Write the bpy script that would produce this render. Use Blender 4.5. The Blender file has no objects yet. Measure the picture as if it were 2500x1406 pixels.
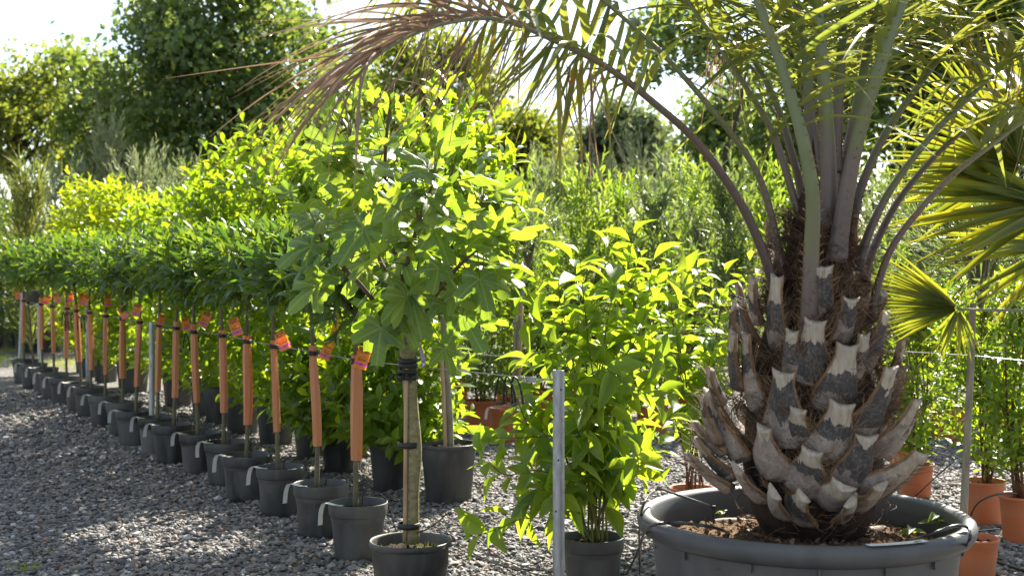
import bpy, math, random
import numpy as np
from mathutils import Matrix, Vector
rng = np.random.default_rng(7)
random.seed(7)
R = math.radians
C = bpy.context.scene.collection
SC = bpy.context.scene

# ------------------------------------------------------------------ camera, sky, sun, exposure
CAMH, F, HOR = 1.5, 3264.0, 630.0
cam = bpy.data.objects.new('camera', bpy.data.cameras.new('camera'))
C.objects.link(cam)
cam.location = (0, 0, CAMH)
cam.rotation_euler = (R(90), 0, 0)
cam.data.sensor_width = 36.0
cam.data.lens = 36.0 * F / 2500.0
cam.data.shift_y = -(703.0 - HOR) / 2500.0
cam.data.clip_end = 2000
cam.data.dof.use_dof = True
cam.data.dof.focus_distance = 5.6
cam.data.dof.aperture_fstop = 4.5
SC.camera = cam

SUN_EL, SUN_AZ = 38.0, 24.0          # degrees; azimuth from +Y towards +X
world = bpy.data.worlds.new('World'); SC.world = world; world.use_nodes = True
wn = world.node_tree.nodes; wl = world.node_tree.links
wn.clear()
w_out = wn.new('ShaderNodeOutputWorld'); w_bg = wn.new('ShaderNodeBackground')
w_sky = wn.new('ShaderNodeTexSky'); w_sky.sky_type = 'NISHITA'; w_sky.sun_disc = False
w_sky.sun_elevation = R(SUN_EL); w_sky.sun_rotation = R(SUN_AZ)
w_sky.air_density = 1.0; w_sky.dust_density = 0.45; w_sky.ozone_density = 1.0
w_tc = wn.new('ShaderNodeTexCoord'); w_map = wn.new('ShaderNodeMapping')
w_map.inputs['Scale'].default_value = (1.0, 1.0, 2.2)
w_map.inputs['Location'].default_value = (0.32, 0.0, 0.13)
w_no = wn.new('ShaderNodeTexNoise'); w_no.inputs['Scale'].default_value = 5.5
w_no.inputs['Detail'].default_value = 7; w_no.inputs['Roughness'].default_value = 0.52
w_rp = wn.new('ShaderNodeValToRGB')
w_rp.color_ramp.elements[0].position = 0.44; w_rp.color_ramp.elements[0].color = (0, 0, 0, 1)
w_rp.color_ramp.elements[1].position = 0.60; w_rp.color_ramp.elements[1].color = (1, 1, 1, 1)
w_mx = wn.new('ShaderNodeMixRGB'); w_mx.inputs['Color2'].default_value = (5.0, 5.15, 5.4, 1)
wl.new(w_tc.outputs['Generated'], w_map.inputs['Vector']); wl.new(w_map.outputs[0], w_no.inputs['Vector'])
wl.new(w_no.outputs['Fac'], w_rp.inputs['Fac']); wl.new(w_rp.outputs['Color'], w_mx.inputs['Fac'])
wl.new(w_sky.outputs[0], w_mx.inputs['Color1']); wl.new(w_mx.outputs[0], w_bg.inputs['Color'])
w_bg.inputs['Strength'].default_value = 0.072
wl.new(w_bg.outputs[0], w_out.inputs['Surface'])

sl = bpy.data.lights.new('sun', 'SUN'); sl.energy = 5.0; sl.angle = R(0.55); sl.color = (1.0, 0.93, 0.80)
sun = bpy.data.objects.new('sun', sl); C.objects.link(sun)
sd = Vector((math.sin(R(SUN_AZ)) * math.cos(R(SUN_EL)), math.cos(R(SUN_AZ)) * math.cos(R(SUN_EL)), math.sin(R(SUN_EL))))
sun.rotation_euler = (-sd).to_track_quat('-Z', 'Y').to_euler(); sun.location = sd * 40

SC.view_settings.view_transform = 'Standard'; SC.view_settings.look = 'None'
SC.view_settings.exposure = 1.85; SC.view_settings.gamma = 1.0; SC.view_settings.use_curve_mapping = False
SC.render.engine = 'CYCLES'
SC.cycles.use_denoising = True
SC.cycles.max_bounces = 8; SC.cycles.transmission_bounces = 4; SC.cycles.diffuse_bounces = 4
SC.cycles.transparent_max_bounces = 4; SC.cycles.glossy_bounces = 3
SC.cycles.sample_clamp_indirect = 6.0; SC.cycles.sample_clamp_direct = 12.0

# ------------------------------------------------------------------ pixel helpers
def PX(x, y, d):
    """point on the ray of photo pixel (x, y) at depth d"""
    return np.array([(x - 1250.0) / F * d, d, CAMH - (y - HOR) / F * d])
def GD(y):
    """depth of a ground point seen at pixel row y"""
    return CAMH * F / (y - HOR)

# ------------------------------------------------------------------ materials
class NT:
    def __init__(s, name):
        s.m = bpy.data.materials.new(name); s.m.use_nodes = True
        s.t = s.m.node_tree; s.n = s.t.nodes; s.l = s.t.links
        s.n.clear(); s.out = s.n.new('ShaderNodeOutputMaterial')
    def new(s, k, **kw):
        nd = s.n.new(k)
        for a, v in kw.items(): setattr(nd, a, v)
        return nd
    def link(s, a, b): s.l.new(a, b)
    def set(s, nd, key, v):
        if isinstance(v, bpy.types.NodeSocket): s.l.new(v, nd.inputs[key])
        else:
            if isinstance(v, (tuple, list)) and len(v) == 3 and nd.inputs[key].type == 'RGBA': v = (*v, 1)
            nd.inputs[key].default_value = v
    def math(s, op, a, b=0.0, c=0.0, clamp=False):
        nd = s.new('ShaderNodeMath', operation=op, use_clamp=clamp)
        for i, v in enumerate((a, b, c)): s.set(nd, i, v)
        return nd.outputs[0]
    def mix(s, f, a, b, mode='MIX'):
        nd = s.new('ShaderNodeMixRGB', blend_type=mode)
        s.set(nd, 'Fac', f); s.set(nd, 'Color1', a); s.set(nd, 'Color2', b)
        return nd.outputs[0]
    def noise(s, scale, detail=4, rough=0.55, vec=None, dist=0.0):
        nd = s.new('ShaderNodeTexNoise'); s.set(nd, 'Scale', scale); s.set(nd, 'Detail', detail)
        s.set(nd, 'Roughness', rough); s.set(nd, 'Distortion', dist)
        if vec is not None: s.link(vec, nd.inputs['Vector'])
        return nd.outputs['Fac']
    def ramp(s, f, stops):
        nd = s.new('ShaderNodeValToRGB'); s.link(f, nd.inputs['Fac']); e = nd.color_ramp.elements
        while len(e) < len(stops): e.new(0.5)
        for i, (p, c) in enumerate(stops):
            e[i].position = p; e[i].color = (*c, 1) if len(c) == 3 else c
        return nd.outputs['Color']
    def coord(s, k='Object'): return s.new('ShaderNodeTexCoord').outputs[k]
    def orand(s): return s.new('ShaderNodeObjectInfo').outputs['Random']
    def attr(s, name):
        return s.new('ShaderNodeAttribute', attribute_name=name).outputs['Fac']
    def bsdf(s, color, rough=0.5, metal=0.0, spec=0.5, bump=None, bstr=0.3, bdist=0.01):
        p = s.new('ShaderNodeBsdfPrincipled')
        s.set(p, 'Base Color', color); s.set(p, 'Roughness', rough); s.set(p, 'Metallic', metal)
        s.set(p, 'Specular IOR Level', spec)
        if bump is not None:
            b = s.new('ShaderNodeBump'); s.set(b, 'Strength', bstr); s.set(b, 'Distance', bdist)
            s.link(bump, b.inputs['Height']); s.link(b.outputs[0], p.inputs['Normal'])
        return p
    def done(s, shader):
        s.link(shader.outputs[0], s.out.inputs['Surface']); return s.m

def leaf_mat(name, dark, light, tr_a, tr_b, rough=0.42, spec=0.5, fac=0.5, vein=0.25, patch=None):
    """leaf: upper colour varied per leaf, light passing through, pale midrib along UV"""
    s = NT(name)
    v = s.math('FRACT', s.math('ADD', s.attr('var'), s.orand()))
    uv = s.new('ShaderNodeUVMap').outputs[0]
    sp = s.new('ShaderNodeSeparateXYZ'); s.link(uv, sp.inputs[0])
    rib = s.math('LESS_THAN', s.math('ABSOLUTE', s.math('SUBTRACT', sp.outputs[0], 0.5)), 0.035)
    sv = s.math('PINGPONG', s.math('ADD', s.math('MULTIPLY', sp.outputs[1], 9.0), s.math('MULTIPLY', s.math('ABSOLUTE', s.math('SUBTRACT', sp.outputs[0], 0.5)), -4.0)), 0.5)
    sv = s.math('LESS_THAN', sv, 0.05)
    rib = s.math('MAXIMUM', rib, s.math('MULTIPLY', sv, 0.6))
    no = s.noise(22, 3)
    col = s.mix(v, dark, light)
    col = s.mix(s.math('MULTIPLY', no, 0.35), col, s.mix(0.5, dark, (0.02, 0.03, 0.01)))
    col = s.mix(s.math('MULTIPLY', rib, vein), col, (0.22, 0.28, 0.10))
    tr = s.mix(s.math('FRACT', s.math('MULTIPLY', v, 7.31)), tr_a, tr_b)
    tr = s.mix(s.math('MULTIPLY', rib, vein * 0.8), tr, (0.10, 0.16, 0.02))
    if patch:
        pm = s.math('GREATER_THAN', s.noise(14, 4, 0.6), 0.62)
        col = s.mix(pm, col, patch); tr = s.mix(pm, tr, patch)
    p = s.bsdf(col, rough, 0, spec, no, 0.25, 0.004)
    t = s.new('ShaderNodeBsdfTranslucent'); s.link(tr, t.inputs[0])
    m = s.new('ShaderNodeMixShader'); s.set(m, 0, fac)
    s.link(p.outputs[0], m.inputs[1]); s.link(t.outputs[0], m.inputs[2])
    return s.done(m)

def bark_mat(name, a, b, scale=30, stretch=(1, 1, 0.25), moss=None):
    s = NT(name)
    mp = s.new('ShaderNodeMapping'); s.link(s.coord(), mp.inputs[0]); mp.inputs['Scale'].default_value = stretch
    n = s.noise(scale, 6, 0.65, mp.outputs[0])
    col = s.ramp(n, [(0.3, a), (0.7, b)])
    n2 = s.noise(9, 3)
    if moss: col = s.mix(s.ramp(n2, [(0.42, (0, 0, 0)), (0.62, (0.8, 0.8, 0.8))]), col, moss)
    return s.done(s.bsdf(col, 0.85, 0, 0.25, n, 0.6, 0.006))

def plastic_mat(name, base, dust, amt=0.6, rough=0.5):
    s = NT(name)
    co = s.coord()
    mp = s.new('ShaderNodeMapping'); s.link(co, mp.inputs[0]); mp.inputs['Scale'].default_value = (1, 1, 0.35)
    rn = s.orand()
    of = s.new('ShaderNodeCombineXYZ'); s.link(s.math('MULTIPLY', rn, 31.0), of.inputs[0]); s.link(of.outputs[0], mp.inputs['Location'])
    n1 = s.noise(6, 6, 0.62, mp.outputs[0], 0.4); n2 = s.noise(45, 4, 0.6, mp.outputs[0])
    m = s.math('MULTIPLY', s.ramp(n1, [(0.40, (0, 0, 0)), (0.64, (1, 1, 1))]), amt)
    n5 = s.noise(2.2, 3, 0.5, mp.outputs[0])
    m = s.math('ADD', m, s.math('MULTIPLY', s.ramp(n5, [(0.42, (0, 0, 0)), (0.66, (1, 1, 1))]), 0.35))
    m = s.math('ADD', m, s.math('MULTIPLY', s.math('GREATER_THAN', n2, 0.64), 0.18), clamp=True)
    m = s.math('MULTIPLY', m, s.math('ADD', 0.7, s.math('MULTIPLY', rn, 0.6)), clamp=True)
    col = s.mix(m, base, dust)
    rg = s.math('ADD', rough, s.math('MULTIPLY', m, 0.3))
    return s.done(s.bsdf(col, rg, 0, 0.5, n2, 0.08, 0.003))

def simple_mat(name, col, rough=0.6, metal=0.0, var=0.25, scale=40, spec=0.5, trans=None):
    s = NT(name)
    n = s.noise(scale, 4)
    c = s.mix(s.math('MULTIPLY', n, var), col, tuple(x * 0.45 for x in col))
    p = s.bsdf(c, rough, metal, spec, n, 0.15, 0.003)
    if trans:
        t = s.new('ShaderNodeBsdfTranslucent'); t.inputs[0].default_value = (*trans, 1)
        m = s.new('ShaderNodeMixShader'); s.set(m, 0, 0.4)
        s.link(p.outputs[0], m.inputs[1]); s.link(t.outputs[0], m.inputs[2]); return s.done(m)
    return s.done(p)

M = {}
M['fig'] = leaf_mat('fig_leaf', (0.055, 0.11, 0.055), (0.085, 0.155, 0.06), (0.30, 0.46, 0.03), (0.46, 0.60, 0.04), 0.40, 0.5, 0.46, 0.0)
M['kaki'] = leaf_mat('persimmon_leaf', (0.06, 0.13, 0.02), (0.10, 0.19, 0.025), (0.36, 0.54, 0.02), (0.56, 0.68, 0.03), 0.36, 0.5, 0.5, 0.5)
M['bay'] = leaf_mat('bay_leaf', (0.028, 0.075, 0.022), (0.055, 0.12, 0.025), (0.12, 0.27, 0.015), (0.36, 0.48, 0.02), 0.33, 0.6, 0.38, 0.3)
M['laurel'] = leaf_mat('laurel_leaf', (0.045, 0.11, 0.015), (0.10, 0.18, 0.015), (0.30, 0.50, 0.012), (0.58, 0.70, 0.02), 0.36, 0.5, 0.48, 0.3)
M['laurel_y'] = leaf_mat('yellow_laurel_leaf', (0.08, 0.15, 0.01), (0.15, 0.21, 0.01), (0.40, 0.56, 0.012), (0.70, 0.74, 0.018), 0.38, 0.5, 0.5, 0.3)
M['shrub'] = leaf_mat('shrub_leaf', (0.04, 0.10, 0.015), (0.09, 0.17, 0.02), (0.25, 0.45, 0.012), (0.55, 0.66, 0.02), 0.36, 0.5, 0.46, 0.3)
M['olive'] = leaf_mat('olive_leaf', (0.09, 0.13, 0.06), (0.17, 0.21, 0.11), (0.20, 0.30, 0.06), (0.34, 0.42, 0.08), 0.38, 0.55, 0.38, 0.1)
M['silver'] = leaf_mat('silver_olive_leaf', (0.15, 0.19, 0.10), (0.26, 0.29, 0.17), (0.24, 0.30, 0.11), (0.36, 0.40, 0.16), 0.40, 0.5, 0.36, 0.1)
M['willow'] = leaf_mat('narrow_shrub_leaf', (0.07, 0.14, 0.03), (0.13, 0.22, 0.05), (0.30, 0.48, 0.03), (0.52, 0.64, 0.05), 0.38, 0.5, 0.44, 0.2)
M['tree'] = leaf_mat('tree_leaf', (0.045, 0.088, 0.03), (0.085, 0.145, 0.045), (0.18, 0.29, 0.04), (0.42, 0.50, 0.06), 0.40, 0.5, 0.38, 0.0)
M['tree_y'] = leaf_mat('olive_green_tree_leaf', (0.075, 0.105, 0.022), (0.14, 0.16, 0.035), (0.25, 0.33, 0.035), (0.46, 0.49, 0.045), 0.45, 0.4, 0.44, 0.0)
M['tree_f'] = leaf_mat('far_tree_leaf', (0.07, 0.10, 0.06), (0.11, 0.145, 0.075), (0.14, 0.20, 0.06), (0.26, 0.31, 0.09), 0.5, 0.3, 0.36, 0.0)
M['plume'] = leaf_mat('plume_leaf', (0.08, 0.11, 0.025), (0.16, 0.16, 0.05), (0.2, 0.28, 0.03), (0.34, 0.34, 0.06), 0.5, 0.3, 0.4, 0.0)
M['palm'] = leaf_mat('palm_leaflet', (0.075, 0.105, 0.05), (0.13, 0.16, 0.075), (0.28, 0.34, 0.04), (0.48, 0.48, 0.07), 0.42, 0.5, 0.45, 0.0)
M['palm_y'] = leaf_mat('yellow_palm_leaflet', (0.14, 0.15, 0.03), (0.22, 0.20, 0.04), (0.36, 0.36, 0.03), (0.55, 0.46, 0.04), 0.45, 0.4, 0.42, 0.0, (0.45, 0.16, 0.02))
M['palm_b'] = leaf_mat('dry_palm_leaflet', (0.27, 0.175, 0.135), (0.40, 0.27, 0.20), (0.30, 0.18, 0.11), (0.40, 0.27, 0.16), 0.6, 0.3, 0.25, 0.0)
M['fan'] = leaf_mat('fan_segment', (0.07, 0.12, 0.03), (0.12, 0.17, 0.03), (0.34, 0.42, 0.02), (0.66, 0.62, 0.03), 0.42, 0.5, 0.46, 0.0, (0.50, 0.24, 0.02))
M['brown_leaf'] = simple_mat('fallen_leaf', (0.22, 0.09, 0.03), 0.7, trans=(0.3, 0.1, 0.02))
M['grass'] = leaf_mat('grass_blade', (0.07, 0.12, 0.02), (0.14, 0.18, 0.03), (0.3, 0.4, 0.03), (0.5, 0.5, 0.05), 0.5, 0.3, 0.45, 0.0)

M['fig_bark'] = bark_mat('fig_bark', (0.10, 0.08, 0.045), (0.33, 0.28, 0.17), 55, (0.6, 0.6, 1.0), (0.19, 0.18, 0.06))
M['fig_branch'] = bark_mat('fig_branch_bark', (0.07, 0.045, 0.035), (0.16, 0.11, 0.085), 40)
M['bay_bark'] = bark_mat('bay_bark', (0.07, 0.065, 0.04), (0.17, 0.15, 0.095), 40)
M['grey_bark'] = bark_mat('grey_bark', (0.13, 0.115, 0.085), (0.30, 0.27, 0.21), 34)
M['dark_bark'] = bark_mat('dark_bark', (0.025, 0.02, 0.014), (0.07, 0.055, 0.04), 12)
M['red_twig'] = bark_mat('red_twig', (0.08, 0.035, 0.02), (0.17, 0.085, 0.045), 60)
M['green_twig'] = bark_mat('green_twig', (0.10, 0.11, 0.03), (0.20, 0.19, 0.06), 60)
M['cane'] = bark_mat('cane_wood', (0.24, 0.16, 0.09), (0.46, 0.34, 0.21), 30, (1, 1, 0.15))

M['pot'] = plastic_mat('black_pot_plastic', (0.014, 0.015, 0.0165), (0.095, 0.092, 0.087), 0.66, 0.42)
M['tub'] = plastic_mat('grey_tub_plastic', (0.038, 0.040, 0.045), (0.10, 0.098, 0.095), 0.45, 0.42)
M['clay'] = plastic_mat('terracotta_plastic', (0.44, 0.115, 0.038), (0.36, 0.16, 0.085), 0.35, 0.5)
M['tube'] = simple_mat('black_hose', (0.016, 0.016, 0.018), 0.35)
M['rubber'] = simple_mat('black_rubber', (0.012, 0.012, 0.013), 0.55)
M['wire'] = simple_mat('steel_wire', (0.45, 0.46, 0.47), 0.35, 0.9, 0.2)
M['lilac'] = simple_mat('lilac_label', (0.40, 0.28, 0.50), 0.5, 0, 0.15, trans=(0.5, 0.34, 0.6))
M['ink'] = simple_mat('black_ink', (0.012, 0.012, 0.014), 0.6)
M['yellow'] = simple_mat('yellow_label', (0.80, 0.50, 0.02), 0.45, 0, 0.1, trans=(0.8, 0.5, 0.02))
M['blue'] = simple_mat('blue_plastic', (0.02, 0.22, 0.55), 0.4)
M['green_tie'] = simple_mat('green_tie', (0.01, 0.13, 0.09), 0.4)
M['thorn'] = simple_mat('palm_spine', (0.26, 0.15, 0.07), 0.7)

def m_galv():
    s = NT('galvanised_steel'); co = s.coord()
    mp = s.new('ShaderNodeMapping'); s.link(co, mp.inputs[0]); mp.inputs['Scale'].default_value = (1, 1, 0.3)
    n = s.noise(60, 5, 0.6, mp.outputs[0]); n2 = s.noise(14, 3, 0.5, mp.outputs[0])
    col = s.ramp(n, [(0.3, (0.24, 0.25, 0.255)), (0.7, (0.40, 0.41, 0.415))])
    col = s.mix(s.ramp(n2, [(0.5, (0, 0, 0)), (0.75, (0.6, 0.6, 0.6))]), col, (0.30, 0.28, 0.25))
    return s.done(s.bsdf(col, s.math('ADD', 0.38, s.math('MULTIPLY', n2, 0.3)), 0.75, 0.5, n, 0.1, 0.002))
M['galv'] = m_galv()

def m_sleeve():
    s = NT('orange_guard_plastic'); co = s.coord()
    mp = s.new('ShaderNodeMapping'); s.link(co, mp.inputs[0]); mp.inputs['Scale'].default_value = (1, 1, 0.05)
    n = s.noise(70, 3, 0.5, mp.outputs[0]); n2 = s.noise(8, 4)
    col = s.ramp(n, [(0.3, (0.56, 0.245, 0.10)), (0.7, (0.68, 0.33, 0.15))])
    col = s.mix(s.math('MULTIPLY', n2, 0.3), col, (0.45, 0.22, 0.13))
    col = s.mix(s.math('MULTIPLY', s.orand(), 0.25), col, (0.42, 0.15, 0.075))
    p = s.bsdf(col, 0.42, 0, 0.5)
    t = s.new('ShaderNodeBsdfTranslucent'); t.inputs[0].default_value = (0.95, 0.28, 0.04, 1)
    m = s.new('ShaderNodeMixShader'); s.set(m, 0, 0.33)
    s.link(p.outputs[0], m.inputs[1]); s.link(t.outputs[0], m.inputs[2]); return s.done(m)
M['sleeve'] = m_sleeve()

def uv_rect(s, sp, u0, u1, v0, v1):
    a = s.math('MULTIPLY', s.math('GREATER_THAN', sp.outputs[0], u0), s.math('LESS_THAN', sp.outputs[0], u1))
    b = s.math('MULTIPLY', s.math('GREATER_THAN', sp.outputs[1], v0), s.math('LESS_THAN', sp.outputs[1], v1))
    return s.math('MULTIPLY', a, b)

def m_tag():
    s = NT('orange_tag_print'); uv = s.new('ShaderNodeUVMap').outputs[0]
    sp = s.new('ShaderNodeSeparateXYZ'); s.link(uv, sp.inputs[0])
    col = s.mix(sp.outputs[1], (0.85, 0.33, 0.03), (0.80, 0.27, 0.04))
    mp = s.new('ShaderNodeMapping'); s.link(uv, mp.inputs[0]); mp.inputs['Scale'].default_value = (1, 1.5, 1)
    n = s.noise(9, 3, 0.6, mp.outputs[0])
    ph = s.math('MULTIPLY', uv_rect(s, sp, 0.12, 0.88, 0.74, 0.96), s.math('GREATER_THAN', n, 0.46))
    col = s.mix(s.math('MULTIPLY', ph, 0.75), col, (0.10, 0.045, 0.03))
    col = s.mix(uv_rect(s, sp, 0.0, 1.0, 0.135, 0.265), col, (0.62, 0.13, 0.62))
    n3 = s.noise(60, 1, 0.5, mp.outputs[0])
    tx = s.math('MULTIPLY', uv_rect(s, sp, 0.38, 0.62, 0.175, 0.225), s.math('GREATER_THAN', n3, 0.42))
    col = s.mix(tx, col, (0.09, 0.02, 0.12))
    for v0 in (0.605, 0.645):
        col = s.mix(s.math('MULTIPLY', uv_rect(s, sp, 0.18, 0.85, v0, v0 + 0.016), 0.6), col, (0.8, 0.6, 0.5))
    col = s.mix(uv_rect(s, sp, 0.18, 0.88, 0.07, 0.085), col, (0.25, 0.03, 0.01))
    tx = s.math('MULTIPLY', uv_rect(s, sp, 0.38, 0.86, 0.375, 0.425), s.math('GREATER_THAN', n3, 0.45))
    col = s.mix(tx, col, (0.20, 0.05, 0.03))
    p = s.bsdf(col, 0.35, 0, 0.5)
    t = s.new('ShaderNodeBsdfTranslucent'); s.link(s.mix(1.0, col, (0.9, 0.85, 0.6), 'MULTIPLY'), t.inputs[0])
    m = s.new('ShaderNodeMixShader'); s.set(m, 0, 0.42)
    s.link(p.outputs[0], m.inputs[1]); s.link(t.outputs[0], m.inputs[2]); return s.done(m)
M['tag'] = m_tag()

def m_strip():
    s = NT('white_label_print'); uv = s.new('ShaderNodeUVMap').outputs[0]
    sp = s.new('ShaderNodeSeparateXYZ'); s.link(uv, sp.inputs[0])
    n3 = s.noise(45, 1, 0.5, uv)
    col = s.mix(s.noise(12, 3), (0.72, 0.72, 0.70), (0.56, 0.56, 0.53))
    col = s.mix(uv_rect(s, sp, 0.25, 0.72, 0.84, 0.93), col, (0.02, 0.02, 0.02))
    col = s.mix(uv_rect(s, sp, 0.42, 0.85, 0.78, 0.84), col, (0.02, 0.02, 0.02))
    tx = s.math('MULTIPLY', uv_rect(s, sp, 0.2, 0.8, 0.10, 0.50), s.math('GREATER_THAN', n3, 0.62))
    col = s.mix(s.math('MULTIPLY', tx, 0.45), col, (0.1, 0.1, 0.1))
    return s.done(s.bsdf(col, 0.4))
M['strip'] = m_strip()

def m_soil(name, a, b, c):
    s = NT(name); co = s.coord()
    n = s.noise(60, 8, 0.7, co); n2 = s.noise(18, 5, 0.6, co)
    col = s.ramp(n, [(0.3, a), (0.55, b), (0.75, c)])
    col = s.mix(s.math('MULTIPLY', n2, 0.5), col, a)
    return s.done(s.bsdf(col, 0.95, 0, 0.15, n, 1.0, 0.012))
M['soil'] = m_soil('dark_compost', (0.018, 0.013, 0.009), (0.045, 0.032, 0.022), (0.11, 0.085, 0.06))
M['bark_soil'] = m_soil('brown_bark_compost', (0.07, 0.042, 0.025), (0.20, 0.125, 0.075), (0.36, 0.25, 0.16))

def m_boot():
    s = NT('palm_boot'); uv = s.new('ShaderNodeUVMap').outputs[0]
    sp = s.new('ShaderNodeSeparateXYZ'); s.link(uv, sp.inputs[0])
    co = s.coord(); rn = s.orand()
    of = s.new('ShaderNodeVectorMath', operation='ADD'); s.link(co, of.inputs[0])
    cb = s.new('ShaderNodeCombineXYZ'); s.link(s.math('MULTIPLY', rn, 17.0), cb.inputs[0]); s.link(cb.outputs[0], of.inputs[1])
    n1 = s.noise(16, 5, 0.65, of.outputs[0], 0.4); n2 = s.noise(90, 4, 0.7, of.outputs[0]); n3 = s.noise(7, 2, 0.5, of.outputs[0])
    mp = s.new('ShaderNodeMapping'); s.link(of.outputs[0], mp.inputs[0]); mp.inputs['Scale'].default_value = (1, 1, 0.1)
    n4 = s.noise(80, 4, 0.6, mp.outputs[0])
    v = s.math('ADD', sp.outputs[1], s.math('MULTIPLY', s.math('SUBTRACT', n1, 0.5), 0.42))
    cu = s.math('ABSOLUTE', s.math('SUBTRACT', sp.outputs[0], 0.5))
    v = s.math('ADD', v, s.math('MULTIPLY', s.math('SUBTRACT', 0.25, cu), s.math('MULTIPLY', s.math('SUBTRACT', rn, 0.3), 0.5)))
    v = s.math('ADD', v, s.math('MULTIPLY', s.math('SUBTRACT', n4, 0.5), 0.22))
    light = s.ramp(n4, [(0.25, (0.22, 0.18, 0.135)), (0.75, (0.43, 0.375, 0.30))])
    base = s.ramp(n1, [(0.3, (0.12, 0.09, 0.075)), (0.5, (0.255, 0.21, 0.18)), (0.72, (0.38, 0.33, 0.285))])
    blk = s.ramp(n4, [(0.2, (0.022, 0.020, 0.020)), (0.8, (0.095, 0.088, 0.086))])
    hi = s.math('ADD', 0.55, s.math('MULTIPLY', rn, 0.33))
    is_top = s.math('GREATER_THAN', v, hi)
    rr = s.math('FRACT', s.math('MULTIPLY', rn, 13.7))
    lo = s.math('ADD', 0.05, s.math('MULTIPLY', rr, 0.5))
    vm = s.math('ADD', v, s.math('MULTIPLY', s.math('SUBTRACT', n3, 0.5), 0.7))
    gz = s.new('ShaderNodeSeparateXYZ'); s.link(s.new('ShaderNodeNewGeometry').outputs['Position'], gz.inputs[0])
    r2 = s.math('FRACT', s.math('MULTIPLY', rn, 41.3))
    on_ = s.math('GREATER_THAN', s.math('ADD', r2, s.math('MULTIPLY', s.math('SUBTRACT', gz.outputs[2], 0.98), 1.1)), 0.45)
    is_blk = s.math('MULTIPLY', s.math('MULTIPLY', s.math('GREATER_THAN', vm, lo), on_), s.math('SUBTRACT', 1.0, is_top))
    col = s.mix(s.math('MULTIPLY', is_blk, s.ramp(n2, [(0.30, (0.45, 0.45, 0.45)), (0.5, (1, 1, 1))])), base, blk)
    spot = s.math('GREATER_THAN', s.math('ADD', n2, s.math('MULTIPLY', n1, 0.35)), 0.80)
    col = s.mix(s.math('MULTIPLY', spot, 0.75), col, (0.05, 0.045, 0.045))
    col = s.mix(is_top, col, light)
    edge = s.math('GREATER_THAN', s.math('ABSOLUTE', s.math('SUBTRACT', sp.outputs[0], 0.5)), s.math('SUBTRACT', 0.5, s.math('MULTIPLY', n1, 0.085)))
    col = s.mix(s.math('MULTIPLY', edge, 0.85), col, (0.22, 0.12, 0.055))
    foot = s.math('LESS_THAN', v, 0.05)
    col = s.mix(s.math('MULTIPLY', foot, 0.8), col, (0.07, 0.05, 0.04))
    return s.done(s.bsdf(col, 0.75, 0, 0.3, n4, 0.35, 0.006))
M['boot'] = m_boot()

def m_petiole():
    s = NT('palm_petiole'); uv = s.new('ShaderNodeUVMap').outputs[0]
    sp = s.new('ShaderNodeSeparateXYZ'); s.link(uv, sp.inputs[0])
    co = s.coord(); n = s.noise(12, 4, 0.6, co); n2 = s.noise(60, 3, 0.6, co)
    v = s.math('ADD', sp.outputs[1], s.math('MULTIPLY', s.math('SUBTRACT', n, 0.5), 0.25))
    col = s.ramp(v, [(0.0, (0.075, 0.055, 0.048)), (0.19, (0.12, 0.088, 0.075)), (0.31, (0.115, 0.125, 0.045)), (0.45, (0.135, 0.165, 0.08)), (1.0, (0.18, 0.205, 0.11))])
    col = s.mix(s.math('MULTIPLY', s.math('GREATER_THAN', n2, 0.66), 0.5), col, (0.12, 0.10, 0.07))
    edge = s.math('LESS_THAN', s.math('PINGPONG', s.math('ADD', sp.outputs[0], s.math('MULTIPLY', n2, 0.04)), 0.5), 0.055)
    col = s.mix(s.math('MULTIPLY', edge, 0.75), col, (0.16, 0.075, 0.035))
    return s.done(s.bsdf(col, 0.45, 0, 0.5, n2, 0.15, 0.003))
M['petiole'] = m_petiole()
def m_petiole_d():
    s = NT('dark_palm_petiole'); uv = s.new('ShaderNodeUVMap').outputs[0]
    sp = s.new('ShaderNodeSeparateXYZ'); s.link(uv, sp.inputs[0])
    n = s.noise(12, 4, 0.6); n2 = s.noise(70, 3, 0.6)
    v = s.math('ADD', sp.outputs[1], s.math('MULTIPLY', s.math('SUBTRACT', n, 0.5), 0.2))
    col = s.ramp(v, [(0.0, (0.06, 0.045, 0.04)), (0.25, (0.10, 0.065, 0.055)), (0.5, (0.17, 0.14, 0.09)), (0.75, (0.20, 0.20, 0.12)), (1.0, (0.23, 0.24, 0.14))])
    col = s.mix(s.math('MULTIPLY', s.math('GREATER_THAN', n2, 0.64), 0.5), col, (0.09, 0.07, 0.06))
    return s.done(s.bsdf(col, 0.5, 0, 0.45, n2, 0.2, 0.003))
M['petiole_d'] = m_petiole_d()
def m_fibre():
    s = NT('palm_fibre'); v = s.attr('var')
    col = s.ramp(v, [(0.0, (0.03, 0.017, 0.010)), (0.5, (0.10, 0.057, 0.033)), (1.0, (0.30, 0.20, 0.12))])
    return s.done(s.bsdf(col, 0.7, 0, 0.3))
M['fibre'] = m_fibre()
M['core'] = bark_mat('palm_core', (0.012, 0.008, 0.006), (0.05, 0.03, 0.02), 40)

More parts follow.
